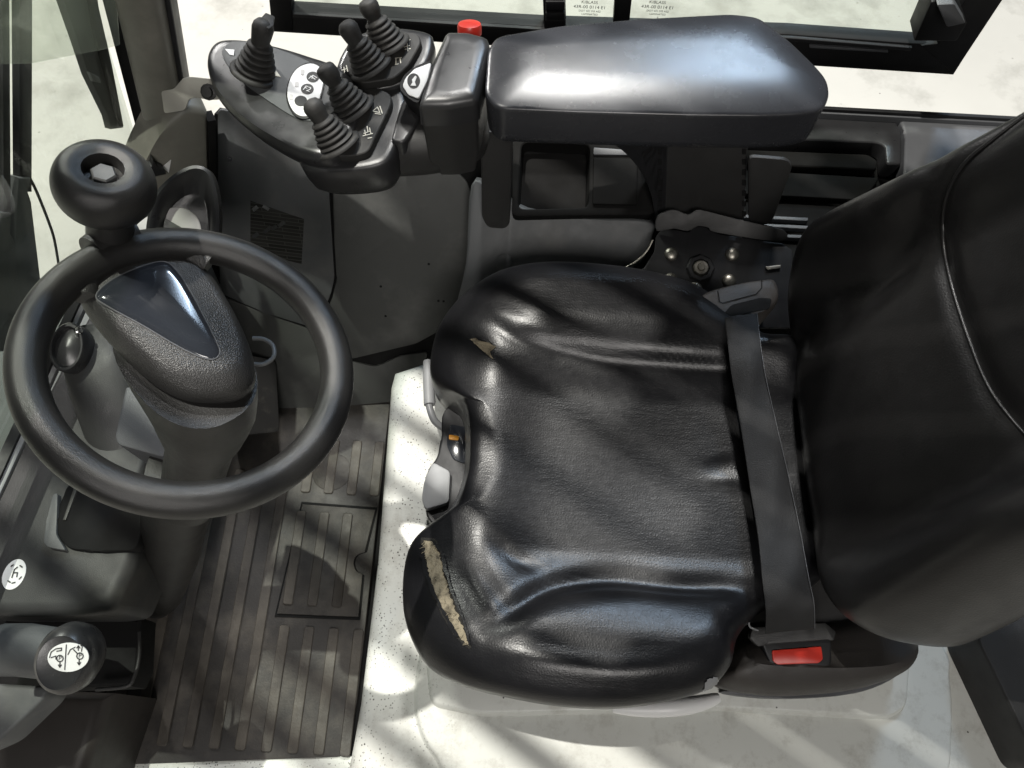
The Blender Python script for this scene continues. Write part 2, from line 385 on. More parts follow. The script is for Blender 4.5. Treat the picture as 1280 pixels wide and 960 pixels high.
# ================================================================== DRIVER SEAT
seat = thing('driver_seat', (.2, .33, .26), 'torn black vinyl driver seat on the cream hood', 'seat')
def polydist(p, poly):
    best = 9
    for a, b in zip(poly, poly[1:]):
        ab = b - a; t = max(0, min(1, (p - a).dot(ab) / ab.length_squared)); q = (p - a - ab * t).length
        if q < best: best = q
    return best
def sst(a, b, x):
    t = max(0, min(1, (x - a) / (b - a))); return t * t * (3 - 2 * t)
SC = Vector((.10, .318, 0))
cz = Z(.40)
out_px = [(940, 432), (905, 405), (860, 374), (800, 357), (740, 349), (680, 347), (622, 353), (580, 370), (553, 396), (540, 426), (536, 460), (549, 482), (570, 498), (579, 525), (581, 560), (577, 600), (560, 636), (530, 656), (510, 676), (501, 712), (502, 760), (514, 800), (536, 834), (580, 858), (640, 874), (700, 884), (765, 887), (830, 878), (876, 864), (902, 838), (914, 800), (950, 766), (1010, 738), (1050, 690), (1062, 600), (1030, 480), (990, 440)]
outl = catmull([cz(*q) for q in out_px], 6)
def seat_h(x, y):
    v = y - .325; u = x
    z = .432
    bol = sst(.10, .215, abs(v)) * (.35 + .65 * sst(-.14, .02, u))
    z += .042 * bol
    z -= .012 * math.exp(-((u - .18) / .16) ** 2 - (v / .13) ** 2)
    z -= .022 * sst(-.04, -.17, u)                       # waterfall front
    z += .010 * math.exp(-((u + .05) / .05) ** 2) * (1 - sst(.1, .2, abs(v)))
    z += .0012 * noise.noise(Vector((x * 9, y * 9, .3)))
    return z
bm = bmesh.new(); rings = []
ER = .055
SS = [0.02] + [i / 46 for i in range(2, 37)] + [1 - .22 * (1 - k / 18) ** 1.35 for k in range(0, 19)]
SS = sorted(set(round(s, 4) for s in SS))
for s in SS:
    r = []
    for q in outl:
        o2 = Vector((q.x, q.y, 0)); p = SC + (o2 - SC) * s
        dd = (1 - s) * (o2 - SC).length
        z = seat_h(p.x, p.y)
        if dd < ER: z -= (ER - math.sqrt(max(0, ER * ER - (ER - dd) ** 2))) * .78
        r.append(bm.verts.new((p.x, p.y, z)))
    rings.append(r)
for dz, sc in ((-.012, 1.0), (-.03, .998), (-.038, .985), (-.044, .985), (-.05, .993), (-.056, .985), (-.075, .90)):
    rings.append([bm.verts.new((SC.x + (q.x - SC.x) * sc, SC.y + (q.y - SC.y) * sc, rings[len(SS) - 1][i].co.z + dz)) for i, q in enumerate(outl)])
m_ = len(outl)
for a, b in zip(rings, rings[1:]):
    for i in range(m_): j = (i + 1) % m_; bm.faces.new((a[i], b[i], b[j], a[j]))
bm.faces.new(rings[0]); bm.faces.new(rings[-1][::-1])
bmesh.ops.recalc_face_normals(bm, faces=bm.faces)
def hits(bm, pxs):
    t = BVHTree.FromBMesh(bm); out = []
    for q in pxs:
        h = t.ray_cast(CAMP, ray(*q).normalized())
        if h[0]: out.append((h[0], h[1]))
    return out
def crease(bm, pxs, depth, width, n=6, taper=True):
    h = [q[0] for q in hits(bm, pxs)]
    if len(h) < 2: return
    poly = catmull(h, n, False); bm.normal_update(); mv = []
    lo = [min(p[i] for p in poly) - 4 * width for i in range(3)]; hi = [max(p[i] for p in poly) + 4 * width for i in range(3)]
    L = len(poly) - 1
    for v in bm.verts:
        if any(v.co[i] < lo[i] or v.co[i] > hi[i] for i in range(3)): continue
        dmin = polydist(v.co, poly)
        if dmin < 4 * width:
            f = math.exp(-(dmin / width) ** 2)
            if taper: f *= min(1, (v.co - poly[0]).length / (5 * width), (v.co - poly[-1]).length / (5 * width))
            mv.append((v, v.normal * (-depth * f)))
    for v, d_ in mv: v.co += d_
for pxs, dp, w in [
    ([(640, 408), (690, 436), (760, 452), (840, 457), (960, 466)], .006, .014),
    ([(760, 425), (820, 434), (880, 440), (930, 443)], -.003, .014),
    ([(596, 800), (640, 762), (690, 732), (760, 722), (850, 730), (980, 745)], .010, .014),
    ([(640, 790), (720, 760), (800, 750), (900, 760)], -.003, .02),
    ([(560, 690), (600, 770), (592, 806)], .003, .009),
    ([(585, 690), (620, 740), (660, 780)], .0025, .008),
    ([(600, 655), (640, 695), (690, 720)], .003, .008),
    ([(590, 385), (640, 420), (690, 446)], .003, .010),
    ([(612, 372), (680, 400), (730, 430)], .0025, .010),
    ([(560, 470), (590, 505), (596, 560), (588, 610), (560, 660)], -.007, .014),
    ([(872, 585), (950, 589), (1000, 593)], .005, .006),
    ([(872, 596), (950, 600), (1000, 604)], -.003, .007),
    ([(600, 805), (700, 828), (800, 836), (890, 822)], -.004, .014),
]: crease(bm, pxs, dp, w)
bm.normal_update()
cush_bvh = BVHTree.FromBMesh(bm)
cushion = obj('cushion', finish(bm, 60), M['leather'], seat)
def on_cushion(px, py, off=.001):
    h = cush_bvh.ray_cast(CAMP, ray(px, py).normalized())
    if h[0] is None: h = cush_bvh.find_nearest(P(px, py, .39))
    return h[0] + h[1] * off
def patch(name, pxs, m, parent, off=.001, jag=0, sub=5, dome=.0015, seed=1):
    rnd = random.Random(seed); pp = []
    for i, q in enumerate(pxs):
        r_ = pxs[(i + 1) % len(pxs)]
        for k in range(sub):
            t = k / sub; pp.append((q[0] + (r_[0] - q[0]) * t + rnd.uniform(-jag, jag), q[1] + (r_[1] - q[1]) * t + rnd.uniform(-jag, jag)))
    cx = sum(p[0] for p in pp) / len(pp); cy = sum(p[1] for p in pp) / len(pp)
    bm = bmesh.new(); RR = []
    for s in (1, .75, .5, .25):
        RR.append([bm.verts.new(on_cushion(cx + (p[0] - cx) * s, cy + (p[1] - cy) * s, off + dome * (1 - s))) for p in pp])
    for a, b in zip(RR, RR[1:]):
        for i in range(len(pp)): j = (i + 1) % len(pp); bm.faces.new((a[i], a[j], b[j], b[i]))
    bm.faces.new(RR[-1])
    return obj(name, finish(bm, 80), m, parent)
def strip_patch(name, left, right, m, parent, n=26, off=.001, jag=1.0, seed=3, k=4):
    """patch spanned between two photo polylines"""
    rnd = random.Random(seed)
    def samp(l, t):
        x = t * (len(l) - 1); i = min(int(x), len(l) - 2); f = x - i
        return l[i][0] + (l[i + 1][0] - l[i][0]) * f, l[i][1] + (l[i + 1][1] - l[i][1]) * f
    bm = bmesh.new(); rows = []
    for i in range(n + 1):
        t = i / n; a = samp(left, t); b = samp(right, t); ja = rnd.uniform(-jag, jag); jb = rnd.uniform(-jag, jag)
        row = []
        for c in range(k + 1):
            f = c / k; row.append(bm.verts.new(on_cushion(a[0] + ja + (b[0] + jb - a[0] - ja) * f, a[1] + (b[1] - a[1]) * f, off)))
        rows.append(row)
    for a, b in zip(rows, rows[1:]):
        for c in range(k): bm.faces.new((a[c], a[c + 1], b[c + 1], b[c]))
    return obj(name, finish(bm, 80), m, parent)
o = strip_patch('torn_foam', [(531, 676), (531, 690), (534, 704), (537, 722), (545, 746), (556, 766), (566, 784), (576, 798), (586, 807)], [(541, 677), (549, 690), (553, 706), (556, 722), (562, 742), (570, 762), (577, 780), (583, 795), (587, 807)], M['foam'], cushion, n=60, jag=1.5)
o['label'] = 'dirty yellowish foam showing through the long tear at the front corner'
strip_patch('tear_shade', [(527, 672), (528, 690), (531, 706), (534, 724), (542, 748), (553, 768), (563, 787), (574, 801), (586, 811)], [(544, 673), (553, 690), (557, 706), (560, 722), (566, 742), (574, 762), (580, 780), (586, 795), (590, 810)], M['gap_shade'], cushion, n=40, jag=1.2, off=.0005, seed=9)  # dark strip under the foam, painted shade for the gap of the tear
rf = random.Random(12)
for i_ in range(34):
    t_ = rf.random(); lx = 531 + (586 - 531) * t_ ** 1.35; ly = 676 + 131 * t_
    if rf.random() < .5: lx += 14 * (1 - abs(2 * t_ - .9)) 
    a_ = on_cushion(lx, ly, .0015); b_ = on_cushion(lx + rf.uniform(-6, 3), ly + rf.uniform(-3, 6), .0035)
    tube('fibre', [a_, a_.lerp(b_, .5) + Vector((0, 0, .0012)), b_], .00035, M['foam'], o, n=4)
strip_patch('torn_lip', [(539, 674), (552, 692), (556, 714), (564, 738), (572, 760), (582, 783), (587, 805)], [(545, 678), (557, 694), (561, 716), (568, 740), (576, 762), (585, 784), (590, 806)], M['leather'], cushion, off=.0035, jag=.8, seed=5, k=2)
strip_patch('torn_lip', [(526, 690), (531, 712), (541, 742), (556, 770), (570, 796)], [(531, 690), (536, 714), (545, 742), (560, 770), (575, 796)], M['leather'], cushion, off=.003, jag=1.2, seed=8, k=2)
o = patch('small_tear', [(588, 425), (598, 422), (612, 428), (620, 434), (612, 440), (617, 450), (606, 441), (596, 432)], M['foam'], cushion, jag=.8, sub=3, seed=4)
patch('small_tear_lip', [(592, 422), (604, 421), (619, 432), (611, 429), (600, 426)], M['leather'], cushion, off=.003, sub=2, jag=.4)

# base rim under the cushion
rim = [SC + (Vector((q.x, q.y, 0)) - SC) * .94 for q in outl]
pod('seat_pan', [Vector((q.x, q.y, .345)) for q in rim], (0, 0, 1), [(-.06, .03), (0, 0), (.015, .01)], M['plastic'], seat)
pod('suspension', [Vector((q.x, q.y, .29)) for q in [SC + (Vector((q.x, q.y, 0)) - SC) * .72 for q in outl]], (0, 0, 1), [(-.03, 0), (.02, 0)], M['void'], seat)

# backrest
phi = math.radians(19); up = Vector((math.sin(phi), 0, math.cos(phi))); fw = Vector((-math.cos(phi), 0, math.sin(phi)))
B0 = Vector((.386, .380, .40))
bm = bmesh.new(); rings = []; NT, NV = 56, 72
for i in range(NT + 1):
    t = i / NT; s = -.02 + .62 * t
    hw = .235 + .035 * sst(-.02, .10, s) - .062 * sst(.10, .40, s)
    r = []
    for k in range(NV):
        a = 2 * math.pi * k / NV                      # closed section: front then back
        c, sn = math.cos(a), math.sin(a)
        v = hw * math.copysign(abs(c) ** .75, c)
        if sn >= 0:
            bol = sst(.50, .86, abs(v) / hw) * (1 - sst(.30, .50, s) * .6)
            w = .055 * sn ** .45 + .055 * bol * min(1, sn * 2.2) * sst(-.02, .16, s)
            w += .020 * math.exp(-((s - .16) / .10) ** 2) * (1 - sst(.3, .7, abs(v) / hw)) 
        else: w = -.07 * (-sn) ** .5
        edge = sst(0, .09, s + .02) * sst(0, .06, .60 - s)
        if sn >= 0: w *= (.35 + .65 * edge)
        v *= (.72 + .28 * sst(-.02, .16, s))
        r.append(bm.verts.new(B0 + up * s + fw * w + Vector((0, v, 0))))
    rings.append(r)
for a, b in zip(rings, rings[1:]):
    for i in range(NV): j = (i + 1) % NV; bm.faces.new((a[i], b[i], b[j], a[j]))
bm.faces.new(rings[0]); bm.faces.new(rings[-1][::-1])
bmesh.ops.recalc_face_normals(bm, faces=bm.faces)
bmesh.ops.subdivide_edges(bm, edges=bm.edges, cuts=1, use_grid_fill=True, smooth=.6)
for pxs, dp, w in [
    ([(1300, 130), (1240, 175), (1205, 205), (1183, 245), (1178, 290), (1186, 345), (1210, 420), (1240, 490), (1300, 565)], .007, .009),
    ([(1330, 170), (1250, 215), (1222, 245), (1210, 275), (1210, 320), (1222, 370), (1244, 430), (1275, 480), (1330, 540)], -.002, .022),
    ([(1160, 215), (1146, 250), (1140, 290), (1110, 345), (1060, 390), (1000, 430)], .010, .018),
    ([(1035, 690), (1100, 660), (1180, 620), (1270, 590)], .006, .014),
]: crease(bm, pxs, dp, w, taper=False)
for _ in range(4): bmesh.ops.smooth_vert(bm, verts=bm.verts, factor=.5, use_axis_x=True, use_axis_y=True, use_axis_z=True)
bm.normal_update()
seam_h = hits(bm, [(1330, 105), (1290, 138), (1240, 175), (1205, 205), (1184, 245), (1179, 290), (1187, 345), (1210, 420), (1240, 490), (1290, 552), (1340, 600)])
backrest = obj('backrest', finish(bm, 70), M['leather_back'], seat)
tube('panel_seam', catmull([p + n_ * .0006 for p, n_ in seam_h], 8, False), .0020, M['leather_back'], backrest, n=8)

# near side cover with the buckle, below the backrest
sz = Z(.335)
cov = catmull(pts_on(sz, [(893, 858), (890, 835), (905, 800), (945, 782), (1010, 775), (1060, 768), (1082, 766), (1110, 780), (1139, 797), (1142, 815), (1128, 838), (1095, 855), (1040, 866), (960, 870)]), 5)
side_cover = pod('side_cover', cov, (0, -.18, 1), [(-.05, .0), (0, 0), (.018, .004), (.034, .012), (.046, .024), (.052, .04)], M['kick'], seat)
prism('hinge_cover', rounded(pts_on(Z(.355), [(985, 640), (1110, 640), (1135, 770), (1110, 800), (1000, 800), (980, 770)]), .01), (0, 0, 1), .06, M['plastic'], seat, bevel=.006)
gs = Z(.30)
lower = prism('lower_strip', catmull(pts_on(gs, [(905, 864), (960, 856), (1030, 850), (1090, 842), (1128, 828), (1120, 846), (1080, 864), (1030, 871), (960, 872)]), 4), (0, 0, 1), .03, M['grey2'], seat, bevel=.003)
tp = Z(.3012)
text('maker_lettering', 'GRAMMER', tp(1041, 862), tp(1070, 860) - tp(1010, 865), (0, 1, 0), .0105, M['print_k'], lower)
strokes('maker_emblem', tp, [[(1036 + 7 * math.cos(a / 8 * math.pi), 857 + 3.5 * math.sin(a / 8 * math.pi)) for a in range(6, 19)], [(1052 + 9 * math.cos(a / 8 * math.pi), 857 + 4.5 * math.sin(a / 8 * math.pi)) for a in range(5, 18)]], .0014, M['print_k'], lower)
# pale height handle under the near edge
hp_ = [P(766, 884, .335), P(800, 885, .337), P(835, 884, .34), P(870, 880, .34), P(899, 872, .34)]
hcat = catmull(hp_, 6, False); nn = len(hcat)
tube('height_handle', hcat, [.003 + .0085 * math.sin(math.pi * min(1, .06 + .9 * i / (nn - 1))) ** .6 for i in range(nn)], M['white'], seat, n=16)
patch('handle_clip', [(884, 848), (894, 846), (902, 852), (892, 858), (886, 866), (878, 862)], M['grey'], seat, off=.001, jag=1.2) if cush_bvh.ray_cast(CAMP, ray(890, 854).normalized())[0] else None
# front adjuster in the notch of the cushion
az = Z(.335)
adj = prism('weight_adjuster', rounded(pts_on(az, [(560, 506), (592, 515), (592, 640), (545, 660), (533, 646), (528, 615), (535, 585), (546, 572), (552, 545), (552, 518)]), .008), (0, 0, 1), .05, M['black'], seat, bevel=.004, seg=3)
prism('adjuster_window', rounded(pts_on(Z(.3375), [(562, 530), (585, 534), (582, 580), (566, 574), (558, 555)]), .006), (0, 0, 1), .004, M['gloss'], adj, bevel=.001)
prism('pointer', rounded(pts_on(Z(.3395), [(561, 543), (574, 545), (573, 550), (561, 549)]), .002), (0, 0, 1), .003, M['orange'], adj, bevel=.0005)
prism('adjuster_paddle', rounded(pts_on(Z(.347), [(541, 577), (563, 589), (561, 628), (531, 637), (527, 622), (531, 598)]), .006), (0, 0, 1), .014, M['grey'], adj, bevel=.002, seg=2)
rod = catmull([P(536, 470, .31), P(536, 500, .31), P(538, 513, .308), P(544, 527, .305), P(556, 536, .30)], 5, False)
tube('slide_bar', rod, .0055, M['grey'], seat, n=12)
tube('bar_grip', [P(536, 452, .31), P(536, 480, .31), P(537, 506, .31)], .0088, M['grey'], seat, n=16)

# ------------------------------------------------------------------ seat belt
belt = thing('seat_belt', P(930, 600, .45), 'black seat belt webbing lying across the rear of the seat cushion', 'seat belt')
Lp = [(906, 398, .478), (912, 450, .482), (920, 500, .470), (935, 590, .462), (946, 660, .463), (953, 720, .474), (957, 760, .468), (957, 792, .44)]
Rp = [(946, 392, .480), (953, 450, .485), (963, 500, .475), (984, 590, .468), (999, 660, .468), (1010, 720, .478), (1017, 755, .472), (1018, 786, .445)]
La = catmull([P(*q) for q in Lp], 6, False); Ra = catmull([P(*q) for q in Rp], 6, False)
bm = bmesh.new(); top = []; th = Vector((0, 0, .0016))
for i, (a, b) in enumerate(zip(La, Ra)):
    row = []
    for k in range(21):
        f = k / 20; p = a.lerp(b, f) + Vector((0, 0, .003 * math.sin(math.pi * f) + .0012 * math.sin(i * .55 + f * 6) + .0006 * (k % 2)))
        row.append(p)
    top.append(row)
T = [[bm.verts.new(p) for p in r] + [bm.verts.new(p - th) for p in r[::-1]] for r in top]
for a, b in zip(T, T[1:]):
    for i in range(42): j = (i + 1) % 42; bm.faces.new((a[i], a[j], b[j], b[i]))
bm.faces.new(T[0]); bm.faces.new(T[-1])
web = obj('webbing', finish(bm, 50), M['webbing'], belt)
tube('frayed_edge', [p + Vector((0, 0, .0012)) for p in Ra], .0005, M['grey2'], web, n=6)
rt = Plane(P(920, 380, .462), (0, -.1, 1))
ret = pod('retractor', catmull(pts_on(rt, [(862, 380), (880, 366), (912, 356), (945, 350), (968, 350), (974, 372), (960, 392), (935, 398), (912, 400), (905, 418), (885, 408)]), 4), (0, -.1, 1), [(-.09, .002), (-.004, 0), (.003, .003), (.006, .008)], M['kick'], belt)
prism('belt_slot', rounded(pts_on(rt.off(.0068), [(905, 392), (914, 381), (950, 372), (965, 373), (962, 386), (940, 390), (910, 398)]), .004), (0, 0, 1), .003, M['void'], ret, bevel=.0005)
strokes('cover_seam', rt.off(.0062), [[(897, 364), (899, 377), (903, 379), (945, 368), (952, 360), (952, 350)]], .0014, M['void'], ret)
bk = Plane(P(998, 815, .395), (0, -.25, 1))
buckle = prism('buckle', rounded(pts_on(bk, [(948, 796), (1032, 792), (1040, 800), (1040, 832), (1028, 837), (972, 838), (962, 830)]), .006), bk.n, .035, M['black'], belt, bevel=.004, seg=3)
b2 = bk.off(.002)
ob = prism('release_button', rounded(pts_on(b2, [(965, 813), (1027, 808), (1029, 824), (1024, 829), (972, 831), (966, 826)]), .002), b2.n, .004, M['red'], buckle, bevel=.0012)
ob['label'] = 'red release button of the seat belt buckle'
b3 = bk.off(.012)
prism('latch_tongue', rounded(pts_on(b3, [(941, 784), (1032, 778), (1046, 790), (1043, 802), (1034, 800), (960, 806), (948, 809), (937, 798)]), .003), b3.n, .010, M['plastic'], belt, bevel=.003)
tube('loose_thread', catmull([b3(936, 778), b3(938, 784), b3(948, 788)], 4, False), .0012, M['grey'], belt, n=6)

# ================================================================== SIDE WALL, right of the truck
S1 = plane3(P(260, 140, .50), P(590, 225, .40), P(400, 450, .10))
sc_ = thing('side_console', P(500, 330, .2), 'dark grey moulded side console of bolted panels between steering wheel and seat', 'console')
bk_ = S1.off(-.006)
prism('backing', pts_on(bk_, [(268, 142), (420, 165), (640, 170), (900, 240), (860, 380), (620, 420), (480, 500), (300, 520), (200, 500)]), S1.n, .03, M['void'], sc_, bevel=0)
pn1 = prism('front_panel', rounded(pts_on(S1, [(272, 136), (335, 148), (404, 172), (411, 235), (415, 300), (418, 348), (412, 372), (394, 411), (330, 391), (275, 367), (272, 250)]), .008), S1.n, .008, M['trim'], sc_, bevel=.002)
prism('middle_panel', rounded(pts_on(S1, [(414, 190), (560, 205), (584, 228), (589, 245), (586, 300), (578, 380), (566, 405), (520, 430), (440, 449), (402, 441), (397, 414), (415, 374), (421, 350), (418, 300)]), .008), S1.n, .008, M['trim2'], sc_, bevel=.002)
prism('lower_panel', rounded(pts_on(S1.off(-.002), [(275, 370), (393, 414), (399, 444), (470, 459), (500, 445), (535, 440), (520, 500), (300, 520), (268, 470)]), .01), S1.n, .006, M['trim2'], sc_, bevel=.002)
S3 = plane3(P(590, 240, .43), P(820, 285, .40), P(650, 350, .33))
tr = pod('rear_panel', catmull(pts_on(S3, [(589, 232), (615, 236), (660, 262), (740, 272), (812, 276), (816, 296), (802, 328), (765, 341), (700, 347), (640, 352), (590, 372), (566, 402), (582, 330)]), 4), S3.n, [(-.03, 0), (-.004, 0), (-.001, .0015), (0, .004)], M['trim'], sc_)
c = S3(630, 328); lathe('plug', c, S3.n, [(.014, -.001), (.014, .0012), (.0125, .002), (0, .0022)], M['trim'], tr)
for q in [(536, 330), (476, 358), (482, 395), (548, 376), (554.5, 376.5)]:
    lathe('drilled_hole', S1(*q) + S1.n * .0002, S1.n, [(.0022, -.001), (.0022, .0003), (0, .0003)], M['void'], sc_, n=12)
lathe('screw', S1(287, 199), S1.n, [(.0042, -.001), (.0042, .001), (.003, .0022), (.0016, .0022), (.0016, .0008), (0, .0008)], M['grey2'], pn1, n=20)
fo = prism('foil_label', pts_on(S1.off(.0006), [(313, 251), (380, 274), (377, 330), (360, 326), (313, 302)]), S1.n, .0006, M['foil'], pn1, bevel=0)
fo['label'] = 'crumpled foil data label with rows of tiny print'
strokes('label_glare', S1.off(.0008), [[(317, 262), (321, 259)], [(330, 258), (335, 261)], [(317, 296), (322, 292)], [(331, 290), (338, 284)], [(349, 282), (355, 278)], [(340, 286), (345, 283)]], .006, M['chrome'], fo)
# corner post cover beside the windscreen
cw = plane3(P(195, 165, .56), P(268, 150, .545), P(230, 260, .40))
corner = tag(pod('corner_cowl', rounded(pts_on(cw, [(176, 208), (192, 176), (205, 156), (232, 136), (262, 140), (264, 250), (268, 330), (250, 420), (150, 420), (140, 300)]), .012), cw.n, [(-.06, 0), (-.012, 0), (-.004, .003), (0, .010)], M['olive']), 'olive grey corner cowl at the foot of the windscreen pillar', 'trim cowl')
prism('gap_vent', pts_on(cw.off(.004), [(260, 152), (270, 150), (272, 260), (264, 262)]), cw.n, .02, M['void'], corner, bevel=.001)
tri = prism('warning_triangle', pts_on(cw.off(.002), [(203, 209), (214, 200), (211, 216)]), cw.n, .001, M['white'], corner, bevel=0)
kf = prism('hook_clip', pts_on(cw.off(.012), [(184, 210), (190, 208), (191, 200), (196, 208), (205, 212), (208, 218), (198, 220), (192, 222)]), cw.n, .012, M['black'], corner, bevel=.001)

# storage tray, post and stays under the armrest
tray = thing('storage_tray', P(720, 225, .42), 'black open storage tray in the console under the armrest', 'tray')
def ringset(pl, outer, inner, h, d, name, m, parent):
    n = pl.n; o_, i_ = pts_on(pl, outer), pts_on(pl, inner)
    o_, i_ = rounded(o_, .010, 5), rounded(i_, .012, 5)
    return loft(name, [[p - n * h for p in o_], o_, [p + n * .0015 for p in inset(o_, n, .003)], [p + n * .0015 for p in inset(i_, n, -.002)], i_, [p - n * d for p in inset(i_, n, .008)], [p - n * (d + .004) for p in inset(i_, n, .02)]], m, parent, angle=35)
tz = plane3(P(645, 262, .425), P(815, 268, .425), P(645, 180, .46))
ringset(tz, [(642, 172), (818, 176), (818, 268), (640, 270)], [(652, 178), (738, 181), (736, 260), (647, 262)], .03, .07, 'bin', M['bin'], tray)
prism('flap', rounded(pts_on(tz.off(.006), [(742, 196), (798, 198), (796, 256), (741, 255)]), .003), tz.n, .006, M['bin'], tray, bevel=.002)
prism('flap', rounded(pts_on(tz.off(.005), [(742, 184), (800, 188), (798, 194), (742, 193)]), .002), tz.n, .005, M['grey2'], tray, bevel=.001)
yp = Plane((0, .675, 0), (0, -1, .15))
arm = thing('armrest_support', P(880, 270, .40), 'dark steel armrest support column with slotted edges behind the seat bracket', 'support')
prism('column', pts_on(yp, [(790, 168), (936, 172), (930, 275), (828, 272)]), yp.n, .06, M['plastic'], arm, bevel=.003)
ga = catmull([yp(*q) for q in [(745, 172), (772, 184), (796, 208), (812, 238), (820, 276)]], 5, False)
prism('curved_gusset', ga + pts_on(yp, [(832, 276), (836, 168)]), yp.n, .012, M['black'], arm, bevel=.002)
prism('flange', rounded(pts_on(yp.off(.012), [(935, 196), (984, 200), (991, 208), (966, 276), (958, 282), (936, 280)]), .01), yp.n, .006, M['plastic'], arm, bevel=.0015)
prism('post', rounded(pts_on(yp.off(.01), [(601, 165), (642, 165), (637, 282), (630, 287), (609, 285), (602, 272)]), .008), yp.n, .03, M['plastic'], arm, bevel=.003)
for x0 in (825, 930):
    for k in range(7):
        y0 = 186 + k * 13
        prism('slot', pts_on(yp.off(.0006), [(x0 - 2.5, y0), (x0 + 2.5, y0), (x0 + 2.5, y0 + 7), (x0 - 2.5, y0 + 7)]), yp.n, .004, M['void'], arm, bevel=0)

br = thing('seat_bracket', P(880, 330, .38), 'black steel seat mounting plate with six domed bolts next to the seat', 'bracket')
bz = plane3(P(820, 292, .425), P(980, 306, .425), P(880, 390, .39))
bp = catmull([bz(*q) for q in [(820, 296), (826, 289), (842, 287), (860, 290), (866, 285), (876, 283), (888, 286), (896, 292)]], 4, False) + pts_on(bz, [(978, 304), (990, 312), (990, 410), (900, 410), (850, 385), (790, 372), (760, 352), (805, 335), (818, 314)])
prism('plate', bp, bz.n, .006, M['black'], br, bevel=.0015)
fz = plane3(P(822, 290, .43), P(975, 303, .43), P(830, 262, .455))
prism('back_flange', catmull(pts_on(fz, [(821, 289), (822, 270), (842, 262), (860, 268), (872, 262), (890, 266), (930, 276), (980, 288), (975, 302), (896, 291), (886, 285), (872, 283), (860, 289), (842, 286)]), 3), fz.n, .004, M['plastic'], br, bevel=.001)
for q in [(839, 318), (915, 318), (838, 350), (869, 361), (911, 351)]:
    lathe('bolt', bz(*q), bz.n, [(.0105, -.002), (.0105, .001), (.009, .004), (.005, .006), (0, .0066)], M['steel'], br, n=24)
pv = bz(875, 336)
lathe('pivot_collar', pv, bz.n, [(.021, -.002), (.021, .004), (.019, .006), (.014, .006), (.014, .002), (0, .002)], M['black'], br, n=8, angle=20)
lathe('pivot_bolt', pv + bz.n * .002, bz.n, [(.012, 0), (.012, .004), (.010, .007), (.006, .007), (.0045, .010), (0, .010)], M['steel'], br, n=24)
prism('catch', pts_on(bz.off(.004), [(957, 333), (976, 331), (976, 335), (960, 337)]), bz.n, .003, M['steel'], br, bevel=.0005)
tag(tube('trim_edge_wire', catmull([P(640, 350, .352), P(700, 347, .362), P(750, 342, .376), P(785, 333, .39), P(806, 317, .405), P(816, 300, .42)], 6, False), .0016, M['steel'], None, n=8), 'thin bare metal edge wire curving along the console behind the cushion', 'wire')

# side ledge behind the seat, below the window
sw = thing('window_ledge', P(1130, 200, .36), 'black moulded window ledge with recessed trays behind the armrest', 'ledge')
lz = Z(.42)
prism('ledge_base', pts_on(Z(.385), [(900, 140), (1420, 165), (1420, 420), (900, 380)]), (0, 0, 1), .3, M['bin'], sw, bevel=0)
prism('front_ledge', rounded(pts_on(lz, [(930, 140), (1119, 147), (1127, 168), (1127, 205), (1108, 205), (1106, 182), (1096, 178), (930, 172)]), .006), (0, 0, 1), .03, M['satin'], sw, bevel=.006, seg=3)
prism('rear_ledge', rounded(pts_on(Z(.424), [(1124, 146), (1420, 162), (1420, 300), (1130, 240), (1131, 168)]), .008), (0, 0, 1), .03, M['grey2'], sw, bevel=.006, seg=3)
prism('step', rounded(pts_on(Z(.405), [(930, 186), (1085, 192), (1098, 200), (1096, 212), (930, 204)]), .006), (0, 0, 1), .015, M['bin'], sw, bevel=.005, seg=3)
prism('step', rounded(pts_on(Z(.397), [(930, 212), (1100, 222), (1080, 250), (930, 242)]), .006), (0, 0, 1), .01, M['bin'], sw, bevel=.005, seg=3)
for y0 in (268, 278, 290):
    prism('rail', pts_on(Z(.395), [(930, y0), (1010, y0 + 4), (1010, y0 + 8), (930, y0 + 4)]), (0, 0, 1), .009, M['grey2'], sw, bevel=.001)
for k, (y0, zz) in enumerate(((133, .438), (138.5, .432))):
    prism('seal_strip', pts_on(Z(zz), [(930, y0 - 6), (1420, y0 + 20), (1420, y0 + 24), (930, y0 - 2)]), (0, 0, 1), .05, (M['black'], M['grey2'])[k], sw, bevel=.001)

# ------------------------------------------------------------------ side window, swung out
win = thing('side_window', PY(760, 60, 1.0), 'black framed sliding side window with latch block beyond the armrest', 'window')
wp = Plane((0, 1.0, 0), (0, -1, 0))
prism('bottom_rail', pts_on(wp, [(340, 40), (342, 14), (680, 33), (985, 43), (1152, 55), (1216, 56), (1192, 94)]), wp.n, .025, M['frame'], win, bevel=.002)
prism('rail_lip', pts_on(wp.off(.006), [(366, 18), (680, 37), (990, 48), (1140, 60), (1138, 64), (990, 52), (680, 40), (366, 22)]), wp.n, .006, M['black'], win, bevel=.001)
prism('rail_lip', pts_on(wp.off(.004), [(1012, 57), (1110, 63), (1110, 66), (1012, 60)]), wp.n, .004, M['grey2'], win, bevel=.0005)
prism('stile', pts_on(wp.off(.002), [(340, 39), (366, 39), (360, -60), (330, -60)]), wp.n, .025, M['frame'], win, bevel=.002)
prism('stile', pts_on(wp.off(.002), [(1151, 57), (1190, 92), (1194, 90), (1300, -70), (1250, -70), (1172, 55)]), wp.n, .025, M['frame'], win, bevel=.002)
prism('mullion', pts_on(wp.off(.004), [(680, 36), (707, 36), (704, -60), (676, -60)]), wp.n, .03, M['frame'], win, bevel=.002)
prism('mullion', pts_on(wp.off(.003), [(766, 36), (786, 36), (796, -60), (772, -60)]), wp.n, .02, M['frame'], win, bevel=.002)
